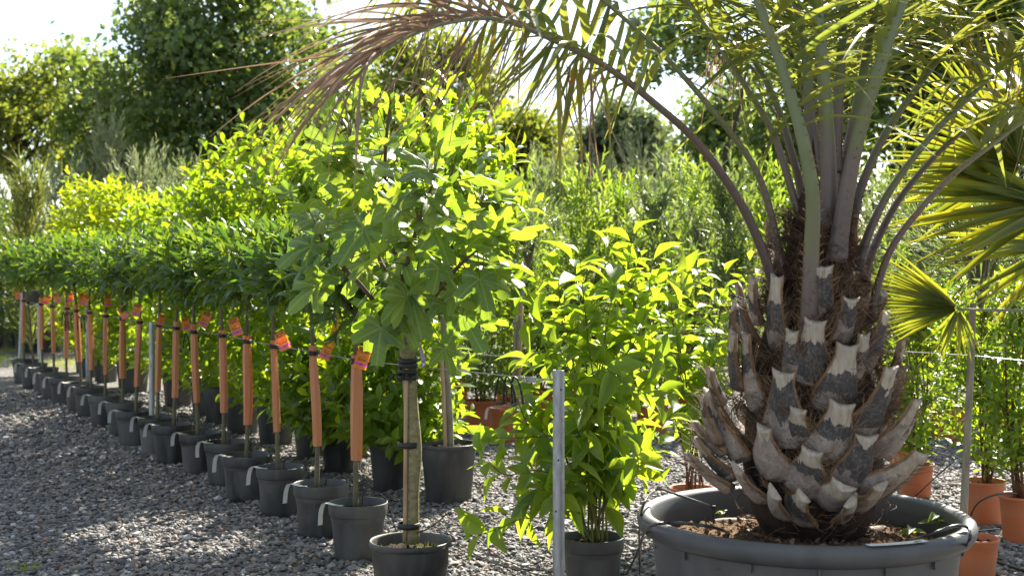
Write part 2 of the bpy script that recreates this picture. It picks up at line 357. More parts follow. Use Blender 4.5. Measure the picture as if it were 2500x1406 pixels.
def m_ground():
    s = NT('gravel_ground'); co = s.coord()
    vo = s.new('ShaderNodeTexVoronoi'); s.link(co, vo.inputs['Vector']); vo.inputs['Scale'].default_value = 34
    n = s.noise(1.2, 4, 0.6, co); n2 = s.noise(70, 4, 0.7, co)
    col = s.ramp(vo.outputs['Color'], [(0.0, (0.13, 0.125, 0.12)), (0.5, (0.23, 0.22, 0.21)), (1.0, (0.38, 0.36, 0.34))])
    col = s.mix(s.math('MULTIPLY', s.ramp(vo.outputs['Distance'], [(0.0, (0, 0, 0)), (0.8, (1, 1, 1))]), 0.7), col, (0.055, 0.05, 0.045))
    col = s.mix(s.math('MULTIPLY', n, 0.35), col, (0.16, 0.135, 0.11))
    return s.done(s.bsdf(col, 0.9, 0, 0.3, s.math('SUBTRACT', 1.0, vo.outputs['Distance']), 0.8, 0.02))
M['ground'] = m_ground()
def m_stone():
    s = NT('gravel_stone'); v = s.attr('var'); n = s.noise(120, 4, 0.6)
    col = s.ramp(v, [(0.0, (0.062, 0.060, 0.062)), (0.25, (0.118, 0.115, 0.115)), (0.5, (0.18, 0.172, 0.165)), (0.72, (0.235, 0.215, 0.195)), (0.86, (0.19, 0.13, 0.095)), (0.95, (0.36, 0.345, 0.33)), (1.0, (0.52, 0.50, 0.48))])
    col = s.mix(s.math('MULTIPLY', n, 0.4), col, (0.10, 0.095, 0.09))
    return s.done(s.bsdf(col, 0.72, 0, 0.4))
M['stone'] = m_stone()

# ------------------------------------------------------------------ mesh helpers
def np_mesh(name, V, T, mat, uv=None, var=None, smooth=True, Q=None):
    """mesh from triangles T (n,3) and/or quads Q (n,4); uv per vertex; var per vertex"""
    me = bpy.data.meshes.new(name)
    V = np.asarray(V, np.float32)
    T = np.zeros((0, 3), np.int32) if T is None else np.asarray(T, np.int32).reshape(-1, 3)
    Q = np.zeros((0, 4), np.int32) if Q is None else np.asarray(Q, np.int32).reshape(-1, 4)
    loops = np.concatenate([T.ravel(), Q.ravel()])
    nf = len(T) + len(Q)
    tot = np.concatenate([np.full(len(T), 3, np.int32), np.full(len(Q), 4, np.int32)])
    st = np.concatenate([[0], np.cumsum(tot)[:-1]]).astype(np.int32) if nf else np.zeros(0, np.int32)
    me.vertices.add(len(V)); me.vertices.foreach_set('co', V.ravel())
    me.loops.add(len(loops)); me.loops.foreach_set('vertex_index', loops.astype(np.int32))
    me.polygons.add(nf); me.polygons.foreach_set('loop_start', st)
    me.polygons.foreach_set('use_smooth', np.full(nf, smooth))
    if uv is not None:
        l = me.uv_layers.new(name='UVMap'); l.data.foreach_set('uv', np.asarray(uv, np.float32)[loops].ravel())
    if var is not None:
        a = me.attributes.new('var', 'FLOAT', 'POINT'); a.data.foreach_set('value', np.asarray(var, np.float32))
    me.update(calc_edges=True)
    if mat is not None: me.materials.append(mat)
    return me

def link(name, me, parent=None, kind=None):
    o = bpy.data.objects.new(name, me); C.objects.link(o)
    if parent is not None: o.parent = parent
    if kind: o['kind'] = kind
    return o
def tag(o, label, cat, group=None, kind=None):
    o['label'] = label; o['category'] = cat
    if group: o['group'] = group
    if kind: o['kind'] = kind
    return o
def thing(name, loc, label, cat, group=None):
    o = bpy.data.objects.new(name, None); C.objects.link(o); o.location = loc; o.empty_display_size = 0.05
    return tag(o, label, cat, group)
def struct(name, me):
    o = link(name, me); o['kind'] = 'structure'; return o

def norm(v):
    return v / np.maximum(np.linalg.norm(v, axis=-1, keepdims=True), 1e-9)
def frames(T, ref=None):
    """perpendicular pair for unit tangents"""
    T = norm(T)
    up = np.zeros_like(T); up[..., 2] = 1
    alt = np.zeros_like(T); alt[..., 1] = 1
    a = np.where(np.abs(T[..., 2:3]) > 0.9, alt, up)
    U = norm(np.cross(a, T)); W = np.cross(T, U)
    return U, W
def tubes(P, Rd, sides=5, flat=1.0, cap=True):
    """P (S,m,3) polylines, Rd (S,m) radii -> V, Q, T, uv"""
    P = np.asarray(P, float); Rd = np.asarray(Rd, float)
    if P.ndim == 2: P = P[None]; Rd = Rd[None]
    S, m, _ = P.shape
    Tn = np.gradient(P, axis=1)
    Tm = norm(Tn.mean(axis=1, keepdims=True)) + 0 * Tn
    U0, _ = frames(Tm); Tn = norm(Tn)
    U = norm(U0 - (U0 * Tn).sum(-1, keepdims=True) * Tn); W = np.cross(Tn, U)
    a = np.arange(sides) / sides * 2 * np.pi
    V = P[:, :, None] + Rd[:, :, None, None] * (np.cos(a)[:, None] * U[:, :, None] + flat * np.sin(a)[:, None] * W[:, :, None])
    idx = np.arange(S * m * sides).reshape(S, m, sides)
    i2 = np.roll(idx, -1, axis=2)
    Q = np.stack([idx[:, :-1], i2[:, :-1], i2[:, 1:], idx[:, 1:]], -1).reshape(-1, 4)
    T = []
    if cap:
        for k in range(1, sides - 1):
            T.append(np.stack([idx[:, -1, 0], idx[:, -1, k], idx[:, -1, k + 1]], -1))
            T.append(np.stack([idx[:, 0, 0], idx[:, 0, k + 1], idx[:, 0, k]], -1))
        T = np.concatenate(T)
    else: T = None
    uv = np.zeros((S, m, sides, 2)); uv[..., 0] = a / (2 * np.pi); uv[..., 1] = np.linspace(0, 1, m)[None, :, None]
    return V.reshape(-1, 3), Q, T, uv.reshape(-1, 2)
def spline(pts, n):
    pts = np.asarray(pts, float); k = len(pts)
    p = np.vstack([2 * pts[0] - pts[1], pts, 2 * pts[-1] - pts[-2]])
    out = []
    for t in np.linspace(0, k - 1 - 1e-6, n):
        i = int(t); f = t - i; a, b, c, d = p[i:i + 4]
        out.append(0.5 * ((2 * b) + (-a + c) * f + (2 * a - 5 * b + 4 * c - d) * f * f + (-a + 3 * b - 3 * c + d) * f ** 3))
    return np.array(out)
def tube_obj(name, pts, r, mat, parent=None, sides=6, n=None, flat=1.0, kind=None):
    P = spline(pts, n or max(8, len(pts) * 5))
    rr = np.interp(np.linspace(0, 1, len(P)), np.linspace(0, 1, np.size(r)), np.atleast_1d(r)) if np.size(r) > 1 else np.full(len(P), float(np.atleast_1d(r)[0]))
    V, Q, T, uv = tubes(P, rr, sides, flat)
    return link(name, np_mesh(name, V, T, mat, uv, None, True, Q), parent, kind)
def mass_tubes(name, P, Rd, mat, parent, sides=3, kind='stuff', var=None):
    V, Q, T, uv = tubes(P, Rd, sides, 1.0, False)
    vv = None if var is None else np.repeat(var, P.shape[1] * sides)
    return link(name, np_mesh(name, V, None, mat, uv, vv, True, Q), parent, kind)
def lathe(prof, seg=48, wob=0.0, close=False):
    """profile [(r,z)] -> V,Q,uv"""
    pr = np.array(prof, float); m = len(pr)
    a = np.arange(seg) / seg * 2 * np.pi
    w = 1 + wob * (np.sin(2 * a + 1.3) * 0.6 + np.sin(3 * a) * 0.4)
    V = np.zeros((m, seg, 3)); V[..., 0] = pr[:, :1] * np.cos(a) * w; V[..., 1] = pr[:, :1] * np.sin(a) * w; V[..., 2] = pr[:, 1:]
    idx = np.arange(m * seg).reshape(m, seg); i2 = np.roll(idx, -1, 1)
    Q = np.stack([idx[:-1], i2[:-1], i2[1:], idx[1:]], -1).reshape(-1, 4)
    return V.reshape(-1, 3), Q
def lathe_mesh(name, prof, mat, seg=48, wob=0.0):
    V, Q = lathe(prof, seg, wob); return np_mesh(name, V, None, mat, None, None, True, Q)
def disc_mesh(name, r, mat, bump=0.01, rings=10, seg=40, dome=0.0, seed=0):
    g = np.random.default_rng(seed); V = [[0, 0, dome]]
    for i in range(1, rings + 1):
        rr = r * i / rings
        for j in range(seg):
            a = 2 * np.pi * (j + 0.5 * (i % 2)) / seg
            V.append([rr * np.cos(a), rr * np.sin(a), dome * (1 - (i / rings) ** 2) + g.normal() * bump * (i < rings)])
    T = [[0, 1 + j, 1 + (j + 1) % seg] for j in range(seg)]; Q = []
    for i in range(rings - 1):
        for j in range(seg):
            a = 1 + i * seg + j; b = 1 + i * seg + (j + 1) % seg
            Q.append([a, a + seg, b + seg, b])
    return np_mesh(name, V, T, mat, None, None, True, Q)
def box_VQ(c, s, rotz=0.0):
    c = np.array(c, float); s = np.array(s, float) / 2
    v = np.array([[x, y, z] for x in (-1, 1) for y in (-1, 1) for z in (-1, 1)], float) * s
    ca, sa = math.cos(rotz), math.sin(rotz)
    v = np.stack([v[:, 0] * ca - v[:, 1] * sa, v[:, 0] * sa + v[:, 1] * ca, v[:, 2]], -1) + c
    q = [[0, 1, 3, 2], [4, 6, 7, 5], [0, 4, 5, 1], [2, 3, 7, 6], [0, 2, 6, 4], [1, 5, 7, 3]]
    return v, np.array(q)

# ------------------------------------------------------------------ leaf templates: V, T, uv ; base at origin, length 1 along +Y, upper side +Z
def tpl_leaf(width=0.36, fold=0.25, curl=0.25, rows=5, tip=0.0, peak=0.45, wave=0.0, twist=0.0, petiole=0.0):
    V, uv, T = [], [], []
    ts = np.linspace(0, 1, rows)
    for i, t in enumerate(ts):
        w = (t / peak) ** 0.8 if t < peak else (1 - ((t - peak) / (1 - peak)) ** 1.7)
        w = max(w, 0.0) * width / 2
        if i == 0: w = 0.012
        if i == rows - 1: w = 0.004
        y = t; z = -curl * t * t
        th = twist * t
        for sx in (-1, 0, 1):
            x = sx * w; dz = abs(sx) * w * fold * 2 + wave * math.sin(t * 14 + sx) * abs(sx)
            x2 = x * math.cos(th) - dz * math.sin(th); z2 = x * math.sin(th) + dz * math.cos(th)
            V.append([x2, petiole + y * (1 - petiole), z + z2]); uv.append([0.5 + sx * 0.5, t])
    for i in range(rows - 1):
        for j in (0, 1):
            a = i * 3 + j; T += [[a, a + 1, a + 4], [a, a + 4, a + 3]]
    return np.array(V), np.array(T), np.array(uv)
def tpl_ribbon(width=0.045, droop=0.4, rows=8, fold=0.5, side=0.0, power=1.7):
    V, uv, T = [], [], []
    for i, t in enumerate(np.linspace(0, 1, rows)):
        w = width / 2 * (min(1, 0.5 + 3 * t)) * (1 - max(0, t - 0.35) / 0.65 * 0.92)
        z = -droop * t ** power; y = t * (1 - 0.25 * droop * t); x0 = side * t * t
        for sx in (-1, 0, 1):
            V.append([x0 + sx * w, y, z + abs(sx) * w * fold]); uv.append([0.5 + sx * 0.5, t])
    for i in range(rows - 1):
        for j in (0, 1):
            a = i * 3 + j; T += [[a, a + 1, a + 4], [a, a + 4, a + 3]]
    return np.array(V), np.array(T), np.array(uv)
def tpl_fig(seed=0):
    g = np.random.default_rng(seed)
    lobes = [(-2.05, 0.40, 0.30), (-1.0, 0.80, 0.29), (0.0, 1.0, 0.31), (1.0, 0.80, 0.29), (2.05, 0.40, 0.30)]
    lobes = [(a + g.normal() * 0.06, r * (1 + g.normal() * 0.07), w) for a, r, w in lobes]
    n = 44; th = np.linspace(-2.75, 2.75, n)
    rr = np.zeros(n) + 0.30
    for a, r, w in lobes:
        rr = np.maximum(rr, r * 0.66 * np.exp(-np.abs((th - a) / (w * 1.22)) ** 3.6) + 0.0)
    rr = rr * (1 + 0.05 * np.sin(th * 17 + g.random() * 6))
    V = [[0, 0, 0]]; uv = [[0, 0]]
    dr = 0.10 + g.random() * 0.4; fx = g.normal() * 0.2
    for f in (0.5, 1.0):
        for t, r in zip(th, rr):
            x = math.sin(t) * r * f; y = math.cos(t) * r * f
            z = -dr * (max(y, 0) ** 2) * 0.9 - 0.35 * x * x + 0.04 * math.sin(6 * t) * f + fx * x * y + (0.035 if f == 0.5 else 0)
            V.append([x, y, z]); uv.append([x, y])
    T = []
    for i in range(n - 1):
        T.append([0, 1 + i + 1, 1 + i])
        a, b = 1 + i, 1 + n + i
        T += [[a, a + 1, b + 1], [a, b + 1, b]]
    V = np.array(V); V[:, 1] += 0.0
    return V, np.array(T), np.array(uv)

def variants(fn, n, **kw):
    out = []
    for i in range(n):
        k = {}
        for a, b in kw.items():
            k[a] = random.uniform(*b) if isinstance(b, tuple) else b
        out.append(fn(**k))
    return out
TP = {
    'bay': variants(tpl_leaf, 6, width=(0.33, 0.42), fold=(0.15, 0.4), curl=(0.02, 0.3), peak=(0.42, 0.5), wave=(0, 0.015)),
    'laurel': variants(tpl_leaf, 6, width=(0.40, 0.50), fold=(0.12, 0.4), curl=(0.05, 0.4), peak=(0.48, 0.6), wave=(0, 0.02)),
    'kaki': variants(tpl_leaf, 7, width=(0.46, 0.56), fold=(0.12, 0.42), curl=(0.05, 0.55), peak=(0.40, 0.48), rows=7, wave=(0.004, 0.02), twist=(-0.3, 0.3)),
    'lance': variants(tpl_leaf, 5, width=(0.22, 0.30), fold=(0.15, 0.4), curl=(0.0, 0.25), peak=(0.42, 0.55)),
    'olive': variants(tpl_leaf, 4, width=(0.17, 0.24), fold=(0.1, 0.3), curl=(-0.05, 0.15), rows=4),
    'tree': variants(tpl_leaf, 4, width=(0.6, 0.85), fold=(0.1, 0.4), curl=(0.0, 0.4), rows=3),
    'grass': variants(tpl_leaf, 3, width=(0.06, 0.1), fold=(0.2, 0.4), curl=(0.1, 0.6), rows=4, peak=0.3),
    'ribbon': variants(tpl_ribbon, 8, width=(0.040, 0.052), droop=(0.12, 0.75), side=(-0.12, 0.12)),
    'stiff': variants(tpl_ribbon, 6, width=(0.040, 0.052), droop=(0.02, 0.22), side=(-0.06, 0.06)),
    'dry': variants(tpl_ribbon, 10, width=(0.011, 0.020), droop=(0.0, 0.42), fold=1.2, side=(-0.12, 0.12)),
    'seg': variants(tpl_ribbon, 6, width=(0.070, 0.088), droop=(0.0, 0.10), fold=0.7, side=(-0.02, 0.02)),
    'fig': [tpl_fig(i) for i in range(6)],
}
TM = {}
def tmesh(tp, mat):
    """shared mesh datablocks of a template set in a material"""
    k = (tp, mat)
    if k not in TM:
        TM[k] = [np_mesh(f'{tp}_shape', V, T, M[mat], uv) for V, T, uv in TP[tp]]
    return TM[k]
def rot_from(D, N):
    Y = norm(D); Z = norm(N - (N * Y).sum(-1, keepdims=True) * Y); X = np.cross(Y, Z)
    return np.stack([X, Y, Z], -1)       # columns
def mass(name, tp, mat, P, Rm, S, parent, kind='stuff'):
    n = len(P); pick = rng.integers(0, len(TP[tp]), n); va = rng.random(n)
    Vs, Ts, Us, As, off = [], [], [], [], 0
    for k, (V, T, uv) in enumerate(TP[tp]):
        ii = np.where(pick == k)[0]
        if not len(ii): continue
        W = np.einsum('nij,vj->nvi', Rm[ii], V) * S[ii][:, None, None] + P[ii][:, None]
        Vs.append(W.reshape(-1, 3)); Ts.append((T[None] + off + (np.arange(len(ii)) * len(V))[:, None, None]).reshape(-1, 3))
        Us.append(np.tile(uv, (len(ii), 1))); As.append(np.repeat(va[ii], len(V))); off += len(ii) * len(V)
    return link(name, np_mesh(name, np.concatenate(Vs), np.concatenate(Ts), M[mat], np.concatenate(Us), np.concatenate(As)), parent, kind)
def singles(name, tp, mat, P, Rm, S, parent):
    me = tmesh(tp, mat); pick = rng.integers(0, len(me), len(P))
    for i in range(len(P)):
        o = bpy.data.objects.new(name, me[pick[i]])
        r = Rm[i] * S[i]; p = P[i]
        o.matrix_basis = Matrix(((r[0, 0], r[0, 1], r[0, 2], p[0]), (r[1, 0], r[1, 1], r[1, 2], p[1]), (r[2, 0], r[2, 1], r[2, 2], p[2]), (0, 0, 0, 1)))
        o.parent = parent; C.objects.link(o)
def leaves(parent, tp, mat, P, D, N, S, n_single=0, name='leaf', rest='foliage', base=(0, 0, 0)):
    """the n_single leaves that show largest are objects, the rest one foliage part"""
    Rm = rot_from(D, N)
    if n_single > 0 and len(P):
        dist = np.linalg.norm(P + np.asarray(base) - np.array([0, 0, CAMH]), axis=1) / np.maximum(S, 1e-3) ** 0.5
        order = np.argsort(dist); a, b = order[:n_single], order[n_single:]
        singles(name, tp, mat, P[a], Rm[a], S[a], parent)
    else: b = np.arange(len(P))
    if len(b): mass(rest, tp, mat, P[b], Rm[b], S[b], parent)

def shoots(start, dirv, length, n, size, ang=(75, 30), bend=0.15, t0=0.2, upmix=0.4, jit=0.2, petiole=0.0, opp=False):
    """leaves set spirally along straight-ish shoots; returns P,D,N,S and stem polylines"""
    start = np.asarray(start, float); dirv = norm(np.asarray(dirv, float)); S_ = len(start)
    length = np.broadcast_to(np.asarray(length, float), (S_,))
    t = np.linspace(t0, 1, n)[None, :, None]
    up = np.array([0, 0, 1.0])
    pos = start[:, None] + dirv[:, None] * length[:, None, None] * t + up * bend * length[:, None, None] * t * t
    tan = norm(dirv[:, None] + 2 * bend * up * t)
    U, W = frames(tan)
    ph = rng.random((S_, 1)) * 6.28 + np.arange(n)[None] * (2.4 if not opp else math.pi) + rng.normal(size=(S_, n)) * 0.25
    rad = np.cos(ph)[..., None] * U + np.sin(ph)[..., None] * W
    al = np.radians(ang[0] + (ang[1] - ang[0]) * t) + rng.normal(size=(S_, n, 1)) * jit
    D = norm(np.cos(al) * tan + np.sin(al) * rad + rng.normal(size=(S_, n, 3)) * jit * 0.5)
    N = norm(norm(np.sin(al) * tan - np.cos(al) * rad) + up * upmix + rng.normal(size=(S_, n, 3)) * jit)
    sz = size * (0.75 + 0.5 * rng.random((S_, n))) * (1.0 - 0.35 * np.maximum(0, t[..., 0] - 0.7) / 0.3)
    pos = pos + D * petiole
    tt = np.linspace(0, 1, 4)[None, :, None]
    stem = start[:, None] + dirv[:, None] * length[:, None, None] * tt + up * bend * length[:, None, None] * tt * tt
    return pos.reshape(-1, 3), D.reshape(-1, 3), N.reshape(-1, 3), sz.reshape(-1), stem
def rdirs(n, up=0.0):
    d = rng.normal(size=(n, 3)); d[:, 2] += up
    return norm(d)
def stems_r(stem, r0, r1):
    return np.linspace(r0, r1, stem.shape[1])[None] * np.ones((len(stem), 1))

ORD = ['first', 'second', 'third', 'fourth', 'fifth', 'sixth', 'seventh', 'eighth', 'ninth', 'tenth', 'eleventh', 'twelfth', 'thirteenth', 'fourteenth', 'fifteenth', 'sixteenth', 'seventeenth', 'eighteenth']

def m_fig():
    s = NT('fig_leaf_veined'); uv = s.new('ShaderNodeUVMap').outputs[0]
    sp = s.new('ShaderNodeSeparateXYZ'); s.link(uv, sp.inputs[0])
    v = s.math('FRACT', s.math('ADD', s.attr('var'), s.orand()))
    an = s.math('ARCTAN2', sp.outputs[0], sp.outputs[1])
    rr = s.math('POWER', s.math('ADD', s.math('MULTIPLY', sp.outputs[0], sp.outputs[0]), s.math('MULTIPLY', sp.outputs[1], sp.outputs[1])), 0.5)
    rib = None
    for a in (-2.05, -1.0, 0.0, 1.0, 2.05):
        d = s.math('MULTIPLY', s.math('ABSOLUTE', s.math('SUBTRACT', an, a)), rr)
        k = s.math('LESS_THAN', d, 0.011)
        sd_ = s.math('MULTIPLY', s.math('LESS_THAN', s.math('PINGPONG', s.math('ADD', s.math('MULTIPLY', rr, 10.0), s.math('MULTIPLY', d, -9.0)), 0.5), 0.045), s.math('LESS_THAN', d, 0.16))
        k = s.math('MAXIMUM', k, s.math('MULTIPLY', sd_, 0.55))
        rib = k if rib is None else s.math('MAXIMUM', rib, k)
    no = s.noise(16, 4)
    col = s.mix(v, (0.050, 0.105, 0.050), (0.085, 0.155, 0.06))
    col = s.mix(s.math('MULTIPLY', no, 0.4), col, (0.04, 0.075, 0.04))
    col = s.mix(s.math('MULTIPLY', rib, 0.6), col, (0.26, 0.32, 0.12))
    tr = s.mix(s.math('FRACT', s.math('MULTIPLY', v, 7.31)), (0.28, 0.45, 0.02), (0.48, 0.62, 0.03))
    tr = s.mix(s.math('MULTIPLY', rib, 0.45), tr, (0.55, 0.62, 0.12))
    pm = s.math('MULTIPLY', s.math('GREATER_THAN', no, 0.66), s.math('GREATER_THAN', v, 0.85))
    tr = s.mix(pm, tr, (0.5, 0.3, 0.02)); col = s.mix(pm, col, (0.2, 0.12, 0.02))
    p = s.bsdf(col, 0.42, 0, 0.55, s.math('ADD', no, s.math('MULTIPLY', rib, -0.6)), 0.35, 0.005)
    t = s.new('ShaderNodeBsdfTranslucent'); s.link(tr, t.inputs[0])
    m = s.new('ShaderNodeMixShader'); s.set(m, 0, 0.46)
    s.link(p.outputs[0], m.inputs[1]); s.link(t.outputs[0], m.inputs[2]); return s.done(m)
M['fig'] = m_fig()

# ================================================================== ground
struct('ground', np_mesh('ground', [[-300, -60, 0], [300, -60, 0], [300, 500, 0], [-300, 500, 0]], None, M['ground'], None, None, False, [[0, 1, 2, 3]]))

def ico():
    p = (1 + 5 ** 0.5) / 2
    V = np.array([[-1, p, 0], [1, p, 0], [-1, -p, 0], [1, -p, 0], [0, -1, p], [0, 1, p], [0, -1, -p], [0, 1, -p], [p, 0, -1], [p, 0, 1], [-p, 0, -1], [-p, 0, 1]], float)
    T = np.array([[0, 11, 5], [0, 5, 1], [0, 1, 7], [0, 7, 10], [0, 10, 11], [1, 5, 9], [5, 11, 4], [11, 10, 2], [10, 7, 6], [7, 1, 8], [3, 9, 4], [3, 4, 2], [3, 2, 6], [3, 6, 8], [3, 8, 9], [4, 9, 5], [2, 4, 11], [6, 2, 10], [8, 6, 7], [9, 8, 1]])
    return norm(V), T
def gravel():
    IV, IT = ico()
    pts = []
    d = 4.6
    while d < 15.0:
        dd = 0.25; w0, w1 = -1300 / F * d, 1300 / F * d
        dens = 2100 if d < 8 else (1400 if d < 11 else 700)
        n = int((w1 - w0) * dd * dens)
        p = np.stack([rng.uniform(w0, w1, n), rng.uniform(d, d + dd, n), np.zeros(n)], -1)
        px = p[:, 0] / p[:, 1] * F + 1250
        keep = ~(np.hypot(p[:, 0] - 0.969, p[:, 1] - 4.45) < 0.43) & ~((px > 1500) & (p[:, 1] > 11.5))
        pts.append(p[keep]); d += dd
    P = np.concatenate(pts); n = len(P)
    sz = np.clip(rng.lognormal(math.log(0.0118), 0.36, n), 0.006, 0.030) * np.where(P[:, 1] > 10, 1.25, 1.0)
    sh = np.stack([np.ones(n), rng.uniform(0.6, 0.95, n), rng.uniform(0.35, 0.62, n)], -1)
    tv = [norm(IV) * (1 + rng.normal(size=(12, 1)) * 0.18) + rng.normal(size=(12, 3)) * 0.08 for _ in range(12)]
    pk = rng.integers(0, 12, n); V0 = np.stack(tv)[pk]
    V0 = V0 * sh[:, None] * sz[:, None, None]
    a = rng.random(n) * 6.28; tl = rng.normal(size=n) * 0.35
    c, s = np.cos(tl), np.sin(tl)
    V1 = np.stack([V0[..., 0], V0[..., 1] * c[:, None] - V0[..., 2] * s[:, None], V0[..., 1] * s[:, None] + V0[..., 2] * c[:, None]], -1)
    c, s = np.cos(a), np.sin(a)
    V2 = np.stack([V1[..., 0] * c[:, None] - V1[..., 1] * s[:, None], V1[..., 0] * s[:, None] + V1[..., 1] * c[:, None], V1[..., 2]], -1)
    V2 = V2 + P[:, None]; V2[..., 2] += (sz * (0.15 + rng.random(n) * 0.55))[:, None]
    T = (IT[None] + (np.arange(n) * 12)[:, None, None]).reshape(-1, 3)
    va = np.repeat(rng.random(n), 12)
    o = link('gravel', np_mesh('gravel', V2.reshape(-1, 3), T, M['stone'], None, va, False))
    tag(o, 'grey crushed gravel covering the nursery floor', 'gravel', kind='stuff')
gravel()

# ================================================================== pots
def strip_ribbon(pts, wv, name='label_strip'):
    P = spline(pts, 18); wv = np.array(wv) / 2
    V = np.stack([P - wv, P + wv], 1).reshape(-1, 3)
    Q = [[2 * i, 2 * i + 1, 2 * i + 3, 2 * i + 2] for i in range(len(P) - 1)]
    t = np.linspace(1, 0, len(P)); uv = np.stack([np.tile([0., 1.], len(P)), np.repeat(t, 2)], -1)
    return np_mesh(name, V, None, M['strip'], uv, None, True, Q)
POTM = {}
def pot_meshes(Rr, H, kind, mat, soilm='soil', seg=56):
    k = (round(Rr, 3), round(H, 3), kind, mat, soilm)
    if k in POTM: return POTM[k]
    if kind == 'collar':
        body = [(0.0, 0.006), (Rr * 0.72, 0.006), (Rr * 0.755, 0.0), (Rr * 0.78, 0.006), (Rr * 0.79, 0.03), (Rr * 0.90, H * 0.775), (Rr * 0.90, H * 0.79)]
        rim = [(Rr * 0.905, H * 0.772), (Rr * 0.965, H * 0.785), (Rr * 0.975, H * 0.80), (Rr, H * 0.985), (Rr * 0.992, H), (Rr * 0.965, H), (Rr * 0.945, H * 0.99), (Rr * 0.915, H * 0.70)]
    elif kind == 'lip':
        body = [(0.0, 0.006), (Rr * 0.72, 0.006), (Rr * 0.75, 0.0), (Rr * 0.77, 0.008), (Rr * 0.90, H * 0.70), (Rr * 0.925, H * 0.72), (Rr * 0.93, H * 0.93), (Rr * 0.93, H * 0.94)]
        rim = [(Rr * 0.935, H * 0.925), (Rr * 0.985, H * 0.93), (Rr, H * 0.945), (Rr, H * 0.985), (Rr * 0.985, H), (Rr * 0.95, H * 0.995), (Rr * 0.93, H * 0.97), (Rr * 0.88, H * 0.65)]
    else:  # clay style: thin rolled rim with a groove
        body = [(0.0, 0.006), (Rr * 0.74, 0.006), (Rr * 0.77, 0.0), (Rr * 0.79, 0.008), (Rr * 0.895, H * 0.80), (Rr * 0.90, H * 0.81), (Rr * 0.885, H * 0.82), (Rr * 0.915, H * 0.83), (Rr * 0.94, H * 0.93)]
        rim = [(Rr * 0.942, H * 0.925), (Rr * 0.985, H * 0.93), (Rr, H * 0.95), (Rr, H * 0.985), (Rr * 0.98, H), (Rr * 0.945, H * 0.99), (Rr * 0.88, H * 0.6)]
    b = lathe_mesh('pot_body', body, M[mat], seg, 0.004); r = lathe_mesh('pot_rim', rim, M[mat], seg, 0.004)
    so = disc_mesh('soil', Rr * 0.915, M[soilm], 0.006, 8, 30, 0.012, 3)
    POTM[k] = (b, r, so); return POTM[k]
def make_pot(name, x, y, Rr, H, kind, mat, label, cat='plant pot', group=None, strip=True, rot=0.0, soil_z=0.84):
    t = thing(name, (x, y, 0), label, cat, group); t.rotation_euler = (0, 0, rot)
    b, r, so = pot_meshes(Rr, H, kind, mat)
    link('pot_body', b, t); link('pot_rim', r, t)
    s = link('soil', so, t); s.location = (0, 0, H * soil_z)
    if strip:
        a0, a1 = R(244) - rot, R(212) - rot
        z = H + 0.004
        def rp(a, q): return np.array([math.cos(a) * Rr * q, math.sin(a) * Rr * q, z])
        outv = np.array([math.cos(R(193) - rot), math.sin(R(193) - rot), 0])
        e = rp(a1, 0.99)
        pts = [rp(a0, 0.97), rp((a0 + a1) / 2, 0.985), e, e + outv * 0.03 + np.array([0, 0, 0.006]), e + outv * 0.048 + np.array([0, 0, -0.03]), e + outv * (0.05 + 0.006 * random.random()) + np.array([0, 0, -0.085 - 0.03 * random.random()])]
        wv = np.array([-0.72, -0.69, 0]) * 0.028
        ca, sa = math.cos(-rot), math.sin(-rot)
        wv = np.array([wv[0] * ca - wv[1] * sa, wv[0] * sa + wv[1] * ca, 0])
        link('label_strip', strip_ribbon(pts, wv), t)
    return t

# ================================================================== row of bay standards
ROWT = [  # pot centre px, front base px, trunk foot px, sleeve px top (x,y), sleeve bottom y   (from the fig outward)
    (874, 1376, 868, 865, 866, 1122), (784, 1317, 773, 763, 843, 1088), (685, 1265, 679, 669, 830, 1053), (603, 1228, 601, 605, 819, 1036),
    (554, 1188, 546, 536, 806, 1007), (489, 1161, 484, 474, 791, 983), (421, 1134, 424, 433, 784, 970), (384, 1113, 384, 388, 784, 957),
    (329, 1092, 331, 336, 778, 944), (302, 1066, 299, 296, 781, 924), (256, 1045, 257, 257, 762, 914), (220, 1020, 221, 221, 757, 903),
    (196, 1007, 199, 186, 743, 884), (157, 992, 163, 160, 738, 874), (132, 978, 133, 130, 750, 864), (109, 962, 105, 99, 727, 852),
    (82, 949, 83, 65, 705, 0), (61, 936, 59, 57, 727, 836)]
ROWPOS = []
WIREZ = []
